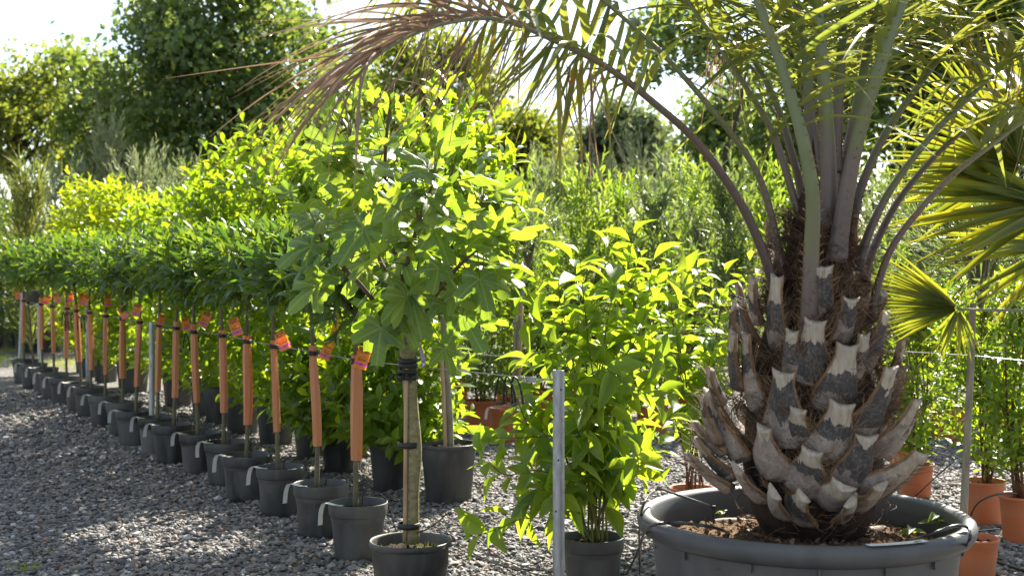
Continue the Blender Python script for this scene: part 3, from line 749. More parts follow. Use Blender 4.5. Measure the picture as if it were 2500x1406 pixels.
def sleeve_mesh(path, r0):
    n = len(path); sides = 6
    g = np.random.default_rng(int(rng.integers(1e6)))
    colr = 1.08 + np.array([0.12, -0.08, 0.10, 0.02, -0.12, 0.18]) + g.normal(size=sides) * 0.06
    slit = g.random() < 0.35
    a = np.arange(sides) / sides * 2 * np.pi + g.random() * 6
    V = []
    for layer, sc in ((0, 1.0), (1, 0.93)):
        for i in range(n):
            f = i / (n - 1)
            k = 0.96 + 0.13 * math.sin(math.pi * min(1, f * 1.15)) ** 0.8
            if f > 0.86: k *= 1 - 0.22 * math.exp(-((f - 0.90) / 0.03) ** 2)
            tw = 0.25 * f
            rr = r0 * k * sc * colr * (1 + g.normal(size=sides) * 0.008)
            V.append(np.stack([path[i, 0] + rr * np.cos(a + tw), path[i, 1] + rr * np.sin(a + tw), np.full(sides, path[i, 2])], -1))
    V = np.concatenate(V); Q = []
    for L in (0, 1):
        o = L * n * sides
        for i in range(n - 1):
            for j in range(sides):
                if slit and j == 4 and i < 3: continue       # open slit near the foot
                q = [o + i * sides + j, o + i * sides + (j + 1) % sides, o + (i + 1) * sides + (j + 1) % sides, o + (i + 1) * sides + j]
                Q.append(q if L == 0 else q[::-1])
    for i in (0, n - 1):
        for j in range(sides):
            q = [i * sides + j, i * sides + (j + 1) % sides, n * sides + i * sides + (j + 1) % sides, n * sides + i * sides + j]
            Q.append(q[::-1] if i == 0 else q)
    return np_mesh('trunk_guard', V, None, M['sleeve'], None, None, False, Q)

def tag_card(w, h):
    """folded card with rounded look: two leaves hinged at the top"""
    V, uv, Q = [], [], []
    rows = 5
    for s_, dy in ((1, 0.0), (-1, 0.006)):
        o = len(V)
        for i in range(rows):
            f = i / (rows - 1)
            for x in (-0.5, -0.17, 0.17, 0.5):
                z = -h * f; y = dy + (-0.010 * f if s_ > 0 else 0.016 * f) + 0.004 * math.cos(x * 3.1) * s_ + 0.006 * math.sin(f * 3) * s_
                V.append([x * w, y, z]); uv.append([x + 0.5, 1 - f])
        for i in range(rows - 1):
            for j in range(3):
                a = o + i * 4 + j; Q.append([a, a + 4, a + 5, a + 1])
    Q.append([0, 1, 21, 20]); Q.append([1, 2, 22, 21]); Q.append([2, 3, 23, 22])
    return np_mesh('plant_tag', V, None, M['tag'], uv, None, True, Q)
TAGME = tag_card(0.066, 0.108)
def text_mesh(txt, size, mat, name='print'):
    cu = bpy.data.curves.new('txt', 'FONT'); cu.body = txt; cu.size = size; cu.align_x = 'CENTER'; cu.align_y = 'CENTER'
    cu.extrude = 0.0003; cu.space_line = 0.95
    o = bpy.data.objects.new('txt', cu); C.objects.link(o)
    bpy.context.view_layer.update()
    me = bpy.data.meshes.new_from_object(o.evaluated_get(bpy.context.evaluated_depsgraph_get()))
    bpy.data.objects.remove(o); bpy.data.curves.remove(cu)
    me.materials.clear(); me.materials.append(M[mat]); me.name = name
    return me
LOGO = text_mesh('K', 0.022, 'ink')

def bay_tree(k, bx, by, footx, topx, topy, sboty, d):
    tr = PX(topx, topy, d); zc = 1.395 + rng.normal() * 0.012
    foot = np.array([(footx - 1250) / F * d, by, 0.20])
    guard = sboty > 0
    top = np.array([foot[0] + (tr[0] - foot[0]) * (zc - 0.2) / max(0.3, tr[2] - 0.2), by + rng.normal() * 0.02, zc])
    lab = f'clipped bay standard with an orange trunk guard, {ORD[k]} along the row from the fig tree' if guard else 'clipped bay standard with a bare trunk and no guard in the bay row'
    t = thing('bay_tree', (foot[0], by, 0.0), lab, 'tree', 'bay standards in a row')
    base = np.array([foot[0], by, 0.0])
    mid1 = foot * 0.66 + top * 0.34 + np.array([rng.normal() * 0.008, rng.normal() * 0.01, 0])
    mid2 = foot * 0.33 + top * 0.67 + np.array([rng.normal() * 0.008, rng.normal() * 0.01, 0])
    path = spline([foot - base, mid1 - base, mid2 - base, top - base], 14)
    V, Q, T, uv = tubes(path, np.linspace(0.0145, 0.010, 14), 8)
    link('trunk', np_mesh('trunk', V, T, M['bay_bark'], uv, None, True, Q), t)
    c = top - base + np.array([0, 0, 0.0])
    n = 125 if d < 9.5 else 95
    dr = rdirs(n, 0.25); rad = np.array([0.36, 0.34, 0.215])
    st = c + dr * rad * (0.25 + 0.3 * rng.random((n, 1)))
    P, D, N, S, stem = shoots(st, dr * rad / 0.3 + [0, 0, 0.35], 0.15 + 0.09 * rng.random(n), 9 if d < 9.5 else 8, 0.106 if d < 9.5 else 0.110, (68, 22), 0.1, 0.12, 0.35, 0.22)
    link('branch', None, t) if False else None
    br = np.stack([np.tile(c - [0, 0, 0.16], (14, 1)), c + (rng.random((14, 3)) - 0.5) * [0.2, 0.2, 0.1] - [0, 0, 0.05], st[:14]], 1)
    mass_tubes('branch', br, np.tile([0.007, 0.005, 0.003], (14, 1)), M['bay_bark'], t, 4)
    mass_tubes('twig', stem, stems_r(stem, 0.0025, 0.001), M['green_twig'], t, 3)
    leaves(t, 'bay', 'bay', P, D, N, S, 300 if d < 9.0 else 0, base=base)
    return path + base, t

for k, (cx, yb, fx, sx, sy0, sy1) in enumerate(ROWT):
    d = GD(yb) + 0.12; x = (cx - 1250) / F * d
    ROWPOS.append((x, d))
    lab = f'round black plastic pot holding the {ORD[k]} bay standard from the fig tree'
    make_pot('plant_pot', x, d, 0.150 + rng.normal() * 0.003, 0.283, 'collar', 'pot', lab, 'plant pot', 'black pots of the bay row', True, rng.normal() * 0.16)
    path, t = bay_tree(k, x, d, fx, sx, sy0, sy1, d)
    if sy1 > 0:
        z1 = PX(0, sy0, d)[2]; z0 = PX(0, sy1, d)[2]
        zz = np.linspace(z0, z1, 16); sp = np.stack([np.interp(zz, path[:, 2], path[:, 0]), np.interp(zz, path[:, 2], path[:, 1]), zz], -1)
        b0 = sp[0].copy(); b0[2] = 0
        me = sleeve_mesh(sp - b0, 0.0222)
        g = link('trunk_guard', me); g.location = b0
        tag(g, f'ribbed orange plastic trunk guard on the {ORD[k]} bay standard from the fig tree', 'trunk guard', 'orange trunk guards of the bay row')
    # wire crosses at about 0.93-0.98 m
    wz = 0.985 if k < 3 else 0.985 + 0.0
    wp = np.array([np.interp(wz, path[:, 2], path[:, 0]), np.interp(wz, path[:, 2], path[:, 1]), wz])
    WIREZ.append(wp)
    r_ = 0.0255 if sy1 > 0 else 0.015
    ti = thing('rubber_tie', wp, f'black rubber tie on the {ORD[k]} bay standard counted from the fig tree', 'tree tie', 'rubber ties of the bay row')
    link('band', lathe_mesh('band', [(r_, -0.014), (r_ + 0.003, -0.013), (r_ + 0.0035, -0.002), (r_, -0.001)], M['rubber'], 14), ti)
    b2 = link('band', lathe_mesh('band', [(r_, 0.0), (r_ + 0.003, 0.001), (r_ + 0.0035, 0.011), (r_, 0.013)], M['rubber'], 14), ti); b2.rotation_euler = (0.08, 0.12, 0)
    V, Q = box_VQ((0.0, -r_ - 0.006, 0), (0.016, 0.012, 0.018)); link('buckle', np_mesh('buckle', V, None, M['rubber'], None, None, False, Q), ti)

# tags: pixel of hang point, tilt (deg, positive = foot swings to +x), depth row index, scale, yaw
TAGS = [(893, 848, -17, 0, 1.0, 0.2), (806, 838, -24, 1, 0.85, 0.5), (680, 812, 26, 2, 1.0, -0.15), (567, 778, 20, 3, 1.02, 0.1), (508, 762, -22, 5, 0.98, 0.2),
        (452, 776, 8, 5, 0.8, 0.6), (398, 768, -16, 7, 0.75, 0.7), (338, 742, -14, 8, 0.95, 0.1), (292, 750, 32, 9, 0.98, -0.1), (263, 722, 4, 10, 0.9, 0.7),
        (214, 722, -28, 11, 0.95, 0.2), (199, 716, 10, 12, 0.8, 0.6), (170, 715, 8, 13, 0.9, 0.1), (133, 716, 28, 14, 1.0, 0.0), (119, 722, -22, 15, 0.95, 0.3), (41, 709, 10, 17, 0.95, 0.2)]
for i, (tx, ty, tilt, k, sc, yaw) in enumerate(TAGS):
    d = ROWPOS[k][1] - 0.07
    p = PX(tx, ty, d)
    dup = [q[3] for q in TAGS[:i]].count(k)
    lab = f'orange and purple folded care tag hanging by the {ORD[k]} bay standard from the fig tree' if not dup else f'turned orange care tag, smaller looking, beside the {ORD[k]} bay standard from the fig tree'
    tg = thing('plant_tag', p, lab, 'plant tag', 'orange care tags of the bay row')
    tg.rotation_euler = (0, -R(tilt), yaw); tg.scale = (sc, 1, sc)
    link('card', TAGME, tg)
    if d < 10:
        lo = link('print', LOGO, tg); lo.location = (-0.014, -0.0135, -0.064); lo.rotation_euler = (R(90), 0, 0)
    tr = ROWPOS[k]
    loc = np.array([0.02 * (1 if tilt < 0 else -1), 0.05, 0.05])
    tube_obj('tie_string', [np.zeros(3), loc * 0.5 + [0, 0, 0.02], loc], 0.0012, M['green_tie'], tg, 4, 6)

# yellow sold tag
p = PX(826, 772, ROWPOS[1][1] - 0.12)
yt = thing('sold_tag', p, 'yellow strip label reading THIS PLANT IS SOLD hanging among the fig leaves', 'plant tag')
V = [[-0.013, 0, 0], [0.013, 0, 0], [0.019, 0, -0.022], [0.019, 0.002, -0.17], [-0.019, 0.002, -0.17], [-0.019, 0, -0.022]]
V = np.array(V); V2 = V + [0, 0.0012, 0]
Tt = [[0, 5, 2], [0, 2, 1], [5, 4, 3], [5, 3, 2]]; Tt = Tt + [[6 + c, 6 + b, 6 + a] for a, b, c in Tt]
link('card', np_mesh('card', np.concatenate([V, V2]), Tt, M['yellow'], None, None, False), yt)
tx = link('print', text_mesh('THIS PLANT\nIS SOLD', 0.0185, 'ink'), yt); tx.location = (0.0, -0.0015, -0.115); tx.rotation_euler = (R(90), R(90), 0)
yt.rotation_euler = (0, R(14), 0.15)

# ================================================================== galvanised posts and wires
def post(px, topy, r, d, label, lean=0.0):
    p = PX(px, topy, d)
    t = thing('fence_post', (p[0], d, 0), label, 'fence post', 'galvanised posts of the wire rows'); t.rotation_euler = (0, lean, 0)
    H = p[2]
    link('pipe', lathe_mesh('pipe', [(r, 0), (r, H - 0.003), (r - 0.001, H), (r - 0.004, H), (r - 0.0045, H - 0.02), (r - 0.0045, 0.02)], M['galv'], 28), t)
    for z, a in ((H - 0.075, -70), (H - 0.175, -150), (H - 0.35, -95), (H - 0.55, -120)):
        V, Q = lathe([(0.0, 0.002), (0.0042, 0.002), (0.0042, 0.0)], 10)
        # drilled hole: dark disc seated in the pipe wall
        ca, sa = math.cos(R(a)), math.sin(R(a))
        W = np.stack([-sa * V[:, 0] + ca * (V[:, 2] + r - 0.0012), ca * V[:, 0] + sa * (V[:, 2] + r - 0.0012), V[:, 1] + z], -1)
        link('bolt_hole', np_mesh('bolt_hole', W, None, M['ink'], None, None, True, Q), t)
    return np.array([p[0], d, H])
NEAR = post(1364, 903, 0.0232, 5.25, 'galvanised steel end post standing before the bushy persimmon')
MIDP = post(371, 785, 0.0232, 10.55, 'galvanised steel post standing between the bay row pots')
FARP = post(47, 715, 0.0232, 16.9, 'galvanised steel post standing behind the bare-trunked end of the bay row', 0.04)
FAR2 = post(96, 735, 0.0232, 18.6, 'galvanised steel post beyond the bay row beside the big black tub', -0.01)
FAR3 = post(214, 752, 0.0232, 15.2, 'short galvanised post between bay trunk guards and the laurel hedge')

def wire(pts, label, r=0.0022):
    P = np.array(pts); o = tube_obj('wire', P, r, M['wire'], None, 5, len(P) * 4)
    return tag(o, label, 'wire', 'steel support wires')
wpts = [NEAR + [0.0, 0.024, -0.045]]
figd = 5.46
wpts.append(PX(1005, 893, figd + 0.05))
wpts += [w + np.array([0.03, -0.0, 0.0]) for w in WIREZ]
# straight runs: build as a polyline
P = np.array(wpts)
seg = np.concatenate([np.linspace(P[i], P[i + 1], 5)[:-1] for i in range(len(P) - 1)] + [P[-1:]])
V, Q, T, uv = tubes(seg, np.full(len(seg), 0.0022), 5)
tag(link('wire', np_mesh('wire', V, T, M['wire'], uv, None, True, Q)), 'steel wire tying the fig and the bay row to the end post', 'wire', 'steel support wires')
wire([PX(905, 838, 9.4), PX(1085, 858, 8.3), PX(1400, 884, 8.0), PX(1860, 935, 7.5), PX(1990, 945, 7.4)], 'steel wire crossing behind the persimmon bush')
wire([PX(1990, 842, 7.5), PX(2195, 857, 7.2), PX(2370, 868, 6.5), PX(2520, 882, 6.3)], 'steel wire tied to the olive trunk beside the palm tub')

tn = thing('wire_tensioner', PX(1292, 926, 5.32), 'small zinc ratchet tensioner on the wire at the end post', 'wire tensioner')
V, Q = box_VQ((0.012, 0, 0.0), (0.032, 0.018, 0.022)); link('bracket', np_mesh('bracket', V, None, M['galv'], None, None, False, Q), tn)
coil = [(math.cos(a) * 0.011 , math.sin(a) * 0.011) for a in np.linspace(0, 6.28 * 5, 60)]
cp = np.array([[-0.028 + i * 0.0005, c[0], c[1]] for i, c in enumerate(coil)])
V, Q, T, uv = tubes(cp, np.full(60, 0.0016), 5); link('wire_coil', np_mesh('wire_coil', V, T, M['wire'], uv, None, True, Q), tn)
dn = (NEAR + [0, 0, -0.05] - np.array(tn.location))
lp = np.array([[0.028, 0, 0.004], [dn[0] - 0.026, -0.024, 0.004 + dn[2] * 0], [dn[0], -0.0265, 0.0], [dn[0] + 0.026, 0.0, 0], [dn[0], 0.027, 0.0], [0.028, 0.005, -0.006]])
V, Q, T, uv = tubes(spline(lp, 30), np.full(30, 0.0014), 5); link('wire_loop', np_mesh('wire_loop', V, T, M['wire'], uv, None, True, Q), tn)

def rubber_strap(p, label, n=3, L=0.10, s=1.0):
    t = thing('rubber_strap', p, label, 'tree tie', 'spare rubber straps hung on wires')
    for i in range(n):
        x0 = (i - (n - 1) / 2) * 0.030
        pts = [[x0 - 0.02 + 0.006 * i, 0.012, -L * (0.8 + 0.25 * random.random())], [x0 - 0.012, 0.006, -L * 0.35], [x0, 0, 0.004], [x0 + 0.022, -0.012, -L * 0.3], [x0 + 0.034, -0.012, -L * (0.75 + 0.3 * random.random())]]
        Pp = spline(pts, 26); rr = 0.006 + 0.0035 * (np.arange(26) % 3 == 0)
        V, Q, T, uv = tubes(Pp, rr, 6, 0.5); link('strap', np_mesh('strap', V, T, M['rubber'], uv, None, True, Q), t)
rubber_strap(PX(1238, 922, 5.33), 'notched black rubber straps hanging on the wire before a terracotta pot', 3, 0.10)
rubber_strap(PX(165, 762, 13.6), 'notched black rubber straps on the wire beside two orange guards', 4, 0.18)
rubber_strap(PX(205, 770, 13.0), 'notched black rubber straps on the wire under the overlapping orange tags', 4, 0.16)
rubber_strap(PX(453, 815, 9.55), 'single notched rubber strap on the wire beneath a turned tag', 1, 0.12)

# ================================================================== fig tree
FD = figd
fb = np.array([(1002 - 1250) / F * FD, FD, 0.0])
make_pot('plant_pot', fb[0], FD, 0.168, 0.352, 'lip', 'pot', 'black pot with rounded lip and thick weedy soil holding the fig tree', 'plant pot', None, False, 0.3, 0.86)
fig = thing('fig_tree', fb, 'fig tree with large lobed leaves on a thick pale trunk', 'tree')
def FP(x, y, dd=0.0): return PX(x, y, FD + dd) - fb
tube_obj('trunk', [FP(1004, 1325), FP(1005, 1200), FP(1011, 1100, -.01), FP(1004, 1000), FP(998, 900), FP(993, 830)], [0.034, 0.031, 0.032, 0.030, 0.029, 0.033], M['fig_bark'], fig, 12, 24)
SK = [
    [FP(995, 850), FP(935, 765, -.05), FP(875, 690, -.1), FP(800, 612, -.14), FP(775, 560, -.16)],
    [FP(992, 850), FP(986, 760), FP(972, 650, -.03), FP(955, 540, -.05), FP(940, 440, -.02), FP(945, 320, 0.0), FP(962, 195, 0.02)],
    [FP(997, 850), FP(1010, 760, .05), FP(1025, 640, .1), FP(1060, 520, .12), FP(1105, 420, .1)],
    [FP(957, 560, -.05), FP(905, 470, -.1), FP(862, 370, -.08), FP(852, 300, -.05)],
    [FP(1000, 820), FP(1050, 740, -.12), FP(1120, 650, -.22), FP(1190, 590, -.25)],
    [FP(985, 720), FP(930, 640, .15), FP(900, 540, .25), FP(890, 430, .3)],
    [FP(1015, 700, .06), FP(1070, 640, .2), FP(1140, 560, .3), FP(1180, 480, .32)],
    [FP(980, 700, -.02), FP(1000, 620, -.2), FP(1030, 520, -.3), FP(1060, 440, -.3)]]
skp = []
for b in SK:
    Pp = spline(b, 18); rr = np.linspace(0.0125, 0.0055, 18)
    V, Q, T, uv = tubes(Pp, rr, 8); link('branch', np_mesh('branch', V, T, M['fig_branch'], uv, None, True, Q), fig)
    skp.append(Pp)
def fig_leaves():
    pts = np.concatenate([s_[4:] for s_ in skp]); tans = np.concatenate([np.gradient(s_, axis=0)[4:] for s_ in skp])
    n = 215
    ii = rng.integers(0, len(pts), n); node = pts[ii]
    cen = FP(985, 560)
    out = norm(node - cen + np.array([0, 0, 0.05]))
    tan = norm(tans[ii])
    rd = rdirs(n, 0.1); pet = norm(out * 0.55 + rd * 0.95 + tan * 0.35)
    plen = rng.uniform(0.05, 0.24, n)
    P0 = node + pet * plen[:, None]
    px = (P0 + fb)[:, 0] / (P0 + fb)[:, 1] * F + 1250; py = HOR - ((P0 + fb)[:, 2] - CAMH) / (P0 + fb)[:, 1] * F
    keep = (px > 705) & (px < 1275) & (py > 190) & (py < 860)
    keep &= ~((py > 690) & (px < 740))
    keep &= np.abs(px - 990) < 120 + np.clip((py - 160) * 0.95, 0, 400)
    keep &= ~((py > 700) & (np.abs(px - 1000) > 230 - (py - 700) * 0.35))
    for qx, qy, qr in ((822, 818, 80), (893, 868, 62), (1032, 868, 62), (692, 838, 60), (1004, 905, 60)): keep &= np.hypot(px - qx, py + 25 - qy) > qr
    P0, pet, node, out = P0[keep], pet[keep], node[keep], out[keep]; n = len(P0)
    hang = rng.uniform(-0.2, 0.9, n)[:, None]
    D = norm(pet * 0.8 + out * 0.3 - np.array([0, 0, 1.0]) * hang + rng.normal(size=(n, 3)) * 0.25)
    N = norm(np.array([0, -0.15, 1.0]) * 0.8 + out * 0.4 + rng.normal(size=(n, 3)) * 0.6)
    S = rng.uniform(0.12, 0.235, n) * np.where(P0[:, 2] > FP(0, 330)[2], 0.8, 1.0)
    # a few leaves that read clearly at the crown's foot
    ex = [(1000, 712, -.22, (0.30, -.3, -1), (0.1, -1, 0.4), 0.36), (1130, 770, -.2, (0.5, -.2, -.9), (-0.2, -0.9, 0.5), 0.30), (930, 800, -.18, (-.1, -.2, -1), (0.1, -1, .3), 0.27),
          (775, 700, -.1, (-.7, -.2, -.5), (0, -.8, .6), 0.27), (1195, 640, -.2, (.5, -.2, -.8), (.2, -.8, .5), 0.27),
          (890, 560, -.25, (-.5, -.3, -.7), (-.1, -.9, .5), 0.30), (1060, 560, -.3, (.4, -.3, -.8), (.1, -.8, .6), 0.28), (760, 600, -.15, (-.8, -.1, -.4), (.1, -.7, .8), 0.28), (955, 500, -.25, (.1, -.4, -.9), (0, -.9, .5), 0.30),
          (1020, 790, -.1, (-.2, -.2, -.9), (0, -1, .2), .2), (1085, 850, -.05, (.3, -.1, -1), (.2, -.9, .3), .2)]
    PE = np.array([FP(e[0], e[1], e[2]) for e in ex]); nearest = pts[np.argmin(((PE[:, None] - pts[None]) ** 2).sum(-1), axis=1)]
    P0 = np.concatenate([P0, PE]); node = np.concatenate([node, nearest])
    D = np.concatenate([D, norm(np.array([e[3] for e in ex], float))]); N = np.concatenate([N, norm(np.array([e[4] for e in ex], float))])
    S = np.concatenate([S, np.array([e[5] for e in ex]) * 0.85])
    leaves(fig, 'fig', 'fig', P0, D, N, S, 400, base=fb)
    st = np.stack([node, node * 0.5 + P0 * 0.5 + [0, 0, 0.008], P0], 1)
    mass_tubes('petiole', st, np.tile([0.0028, 0.0022, 0.0018], (len(st), 1)), M['green_twig'], fig, 4)
    fr = rng.integers(0, len(pts), 9)
fig_leaves()
cane = tube_obj('support_cane', [PX(988, 1320, FD - 0.03), PX(990, 1150, FD - 0.035), PX(991, 1000, FD - 0.035), PX(993, 885, FD - 0.03)], 0.0085, M['cane'], None, 8, 16)
tag(cane, 'split wooden cane standing against the fig trunk', 'garden cane')
for yy, hh in ((1085, 0.012), (1282, 0.012)):
    p = PX(998, yy, FD - 0.01)
    o = link('trunk_band', lathe_mesh('trunk_band', [(0.041, -hh), (0.044, -hh + .001), (0.0445, hh - .001), (0.041, hh)], M['rubber'], 20)); o.location = p; o.scale = (1.02, 1.0, 1)
    tag(o, 'black band round the fig trunk and cane at pot height' if yy > 1200 else 'black band round the fig trunk and cane halfway up', 'tree tie')
ft = thing('rubber_tie', PX(996, 898, FD - 0.01), 'bulky torn black rubber tie holding the fig trunk to the wire', 'tree tie')
for i in range(4):
    o = link('band', lathe_mesh('band', [(0.034, -0.010), (0.040, -0.009), (0.041, 0.009), (0.034, 0.010)], M['rubber'], 18), ft); o.location = (0, 0, -0.036 + i * 0.023); o.rotation_euler = (rng.normal() * 0.12, rng.normal() * 0.14, 0)
for i in range(5):
    a = R(200 + i * 22); z = -0.02 + rng.normal() * 0.012
    tube_obj('loose_end', [[math.cos(a) * .035, math.sin(a) * .035, z], [math.cos(a) * .06, math.sin(a) * .06, z - .004 + rng.normal() * .008], [math.cos(a) * .075 - 0.01, math.sin(a) * .07, z - .012 + rng.normal() * .012]], [0.006, 0.008, 0.003], M['rubber'], ft, 6, 8, 0.5)
# lilac loop label
def ribbon_obj(name, pts, wv, mat, parent=None, n=24):
    Pp = spline(pts, n); wv = np.asarray(wv, float)
    if wv.ndim == 1: wv = np.tile(wv, (n, 1))
    V = np.concatenate([Pp - wv / 2, Pp + wv / 2]); Q = [[i, i + 1, n + i + 1, n + i] for i in range(n - 1)]
    uv = np.stack([np.repeat([0., 1.], n), np.tile(np.linspace(0, 1, n), 2)], -1)
    return link(name, np_mesh(name, V, None, M[mat], uv, None, True, Q), parent)
ll = thing('loop_label', PX(992, 828, FD), 'lilac loop label wrapped round the fig trunk with a hanging tail', 'plant tag')
a = np.linspace(R(170), R(400), 10)
ribbon_obj('loop', [[math.cos(q) * 0.038, math.sin(q) * 0.038, 0] for q in a], (0, 0, 0.022), 'lilac', ll, 24)
ribbon_obj('tail', [[0.012, -0.042, 0.004], [0.03, -0.045, 0.002], [0.055, -0.045, -0.022], [0.068, -0.045, -0.062], [0.075, -0.045, -0.105]], np.array([[0.004 + 0.014 * f, 0.0, 0.018 - 0.012 * f] for f in np.linspace(0, 1, 20)]), 'lilac', ll, 20)
for q in ((0.022, -0.0475, 0.003), (0.073, -0.0475, -0.088)):
    V, Q = lathe([(0.0028, 0), (0.0045, 0), (0.0045, 0.0004), (0.0028, 0.0004)], 14)
    o = link('printed_ring', np_mesh('printed_ring', np.stack([V[:, 0], V[:, 2], V[:, 1]], -1), None, M['ink'], None, None, True, Q), ll); o.location = q

# ================================================================== second-row laurels in black pots (behind the bay row)
def column_shrub(t, base, z0, z1, rad, n, nl, tp, mat, size, single=0, twig='green_twig', stems=5, up=0.55, flat=(1, 1), topbulge=0.6, ang=(70, 25), slen=(0.2, 0.34)):
    z = z0 + (z1 - z0) * rng.random(n) ** 0.95; az = rng.random(n) * 6.28
    f = (z - z0) / (z1 - z0)
    rp = rad * (0.45 + 0.55 * np.sin(np.pi * np.clip(f * 0.85 + 0.12, 0, 1)) ** topbulge)
    L = rng.uniform(slen[0], slen[1], n)
    out = np.stack([np.cos(az) * flat[0], np.sin(az) * flat[1], np.zeros(n)], -1)
    st = out * (rp * np.sqrt(rng.random(n)) - 0.5 * L)[:, None].clip(0.0, None) + np.stack([np.zeros(n), np.zeros(n), z], -1) - np.array([0, 0, 0.06])
    P, D, N, S, stem = shoots(st, out + np.array([0, 0, up]) + 0.9 * f[:, None] ** 2 * np.array([0, 0, 1.0]) + rng.normal(size=(n, 3)) * 0.25, L, nl, size, ang, 0.15, 0.1, 0.3, 0.22)
    mass_tubes('twig', stem, stems_r(stem, 0.003, 0.0012), M[twig], t, 3)
    for i in range(stems):
        a = rng.random() * 6.28; q = rad * 0.55
        b0 = np.array([math.cos(a) * 0.03, math.sin(a) * 0.03, min(z0, 0.2)])
        b2 = np.array([math.cos(a) * q * rng.random(), math.sin(a) * q * rng.random(), z0 + (z1 - z0) * rng.uniform(0.7, 0.95)])
        tube_obj('stem', [b0, (b0 + b2) / 2 + rng.normal(size=3) * 0.03, b2], [0.009, 0.006, 0.003], M['red_twig'] if twig == 'red_twig' else M['bay_bark'], t, 5, 9)
    leaves(t, tp, mat, P, D, N, S, single, base=base)

row2_top = [1.15, 1.05, 2.30, 2.52, 2.46, 2.30, 2.14, 2.06, 2.02, 2.02, 2.30, 2.44, 2.46, 2.30]
for k in range(14):
    if k == 8: continue
    x = -0.80 - 0.476 * 0.78 * k + rng.normal() * 0.04; y = 8.70 + 0.879 * 0.78 * k
    make_pot('plant_pot', x, y, 0.165, 0.36, 'lip', 'pot', f'black pot under the laurel hedge, {ORD[k - (k > 8)]} counted from the fig tree', 'plant pot', 'black pots under the laurel hedge', False)
    yel = k >= 10
    t = thing('laurel_shrub', (x, y, 0), f'bushy {"yellow-green" if yel else "lime green"} laurel behind the bay row, {ORD[k - (k > 8)]} counted from the fig tree', 'shrub', 'laurel shrubs behind the bay row')
    column_shrub(t, (x, y, 0), 0.30, row2_top[k] - 0.12, 0.50, 215 if y < 13 else 140, 8, 'laurel', 'laurel_y' if yel else 'laurel', 0.126 if y < 13 else 0.14, 300 if y < 11.6 else 0)

# tall laurel standard behind the fig
LD = 8.27
lb = np.array([(1095 - 1250) / F * LD, LD, 0.0])
make_pot('plant_pot', lb[0], LD, 0.180, 0.36, 'lip', 'pot', 'wide black pot with a white label on its lip holding the staked laurel standard', 'plant pot', None, False, 0, 0.9)
ls = strip_ribbon([[0.155, -0.07, 0.366], [0.172, -0.05, 0.368], [0.185, -0.04, 0.35], [0.18, -0.045, 0.32]], [0.012, 0.03, 0.0])
o = link('label_strip', ls, bpy.data.objects[[q.name for q in C.objects if q.name.startswith('plant_pot')][-1]])
lt = thing('laurel_standard', lb, 'tall lime green laurel standard on a staked trunk behind the fig', 'tree')
tube_obj('trunk', [PX(1099, 1105, LD) - lb, PX(1096, 1000, LD) - lb, PX(1088, 880, LD) - lb, PX(1082, 760, LD) - lb, PX(1075, 600, LD) - lb, PX(1070, 420, LD) - lb], [0.024, 0.023, 0.022, 0.022, 0.018, 0.01], M['grey_bark'], lt, 9, 22)
o = tube_obj('support_cane', [PX(1088, 1105, LD - .04), PX(1083, 980, LD - .05), PX(1077, 850, LD - .05)], 0.0125, M['cane'], None, 7, 14)
tag(o, 'pale wooden stake leaning against the laurel standard trunk', 'garden cane')
o = link('rubber_tie', lathe_mesh('rubber_tie', [(0.042, -0.03), (0.048, -0.028), (0.05, 0.028), (0.042, 0.03)], M['rubber'], 18)); o.location = PX(1081, 858, LD - 0.02)
tag(o, 'thick black tie round the stake of the laurel standard', 'tree tie')
def ell_crown(t, base, c, rad, n, nl, tp, mat, size, single=0, up=0.45, L=(0.16, 0.3), ang=(70, 25), twig='green_twig', inner=(0.35, 0.75), upmix=0.35):
    dr = rdirs(n, 0.1); st = c + dr * rad * (inner[0] + (inner[1] - inner[0]) * rng.random((n, 1)))
    Ls = rng.uniform(L[0], L[1], n)
    P, D, N, S, stem = shoots(st, dr + np.array([0, 0, up]), Ls, nl, size, ang, 0.15, 0.1, upmix, 0.22)
    mass_tubes('twig', stem, stems_r(stem, 0.003, 0.0012), M[twig], t, 3)
    k = min(18, n); br = np.stack([np.tile(np.asarray(c) - [0, 0, rad[2] * 0.9], (k, 1)), c + dr[:k] * rad * 0.25, st[:k]], 1)
    mass_tubes('branch', br, np.tile([0.010, 0.007, 0.003], (k, 1)), M['bay_bark'], t, 4)
    leaves(t, tp, mat, P, D, N, S, single, base=base)
ell_crown(lt, lb, PX(1075, 520, LD) - lb, np.array([0.50, 0.46, 0.74]), 150, 8, 'laurel', 'laurel', 0.135, 300, 0.6, (0.18, 0.32))

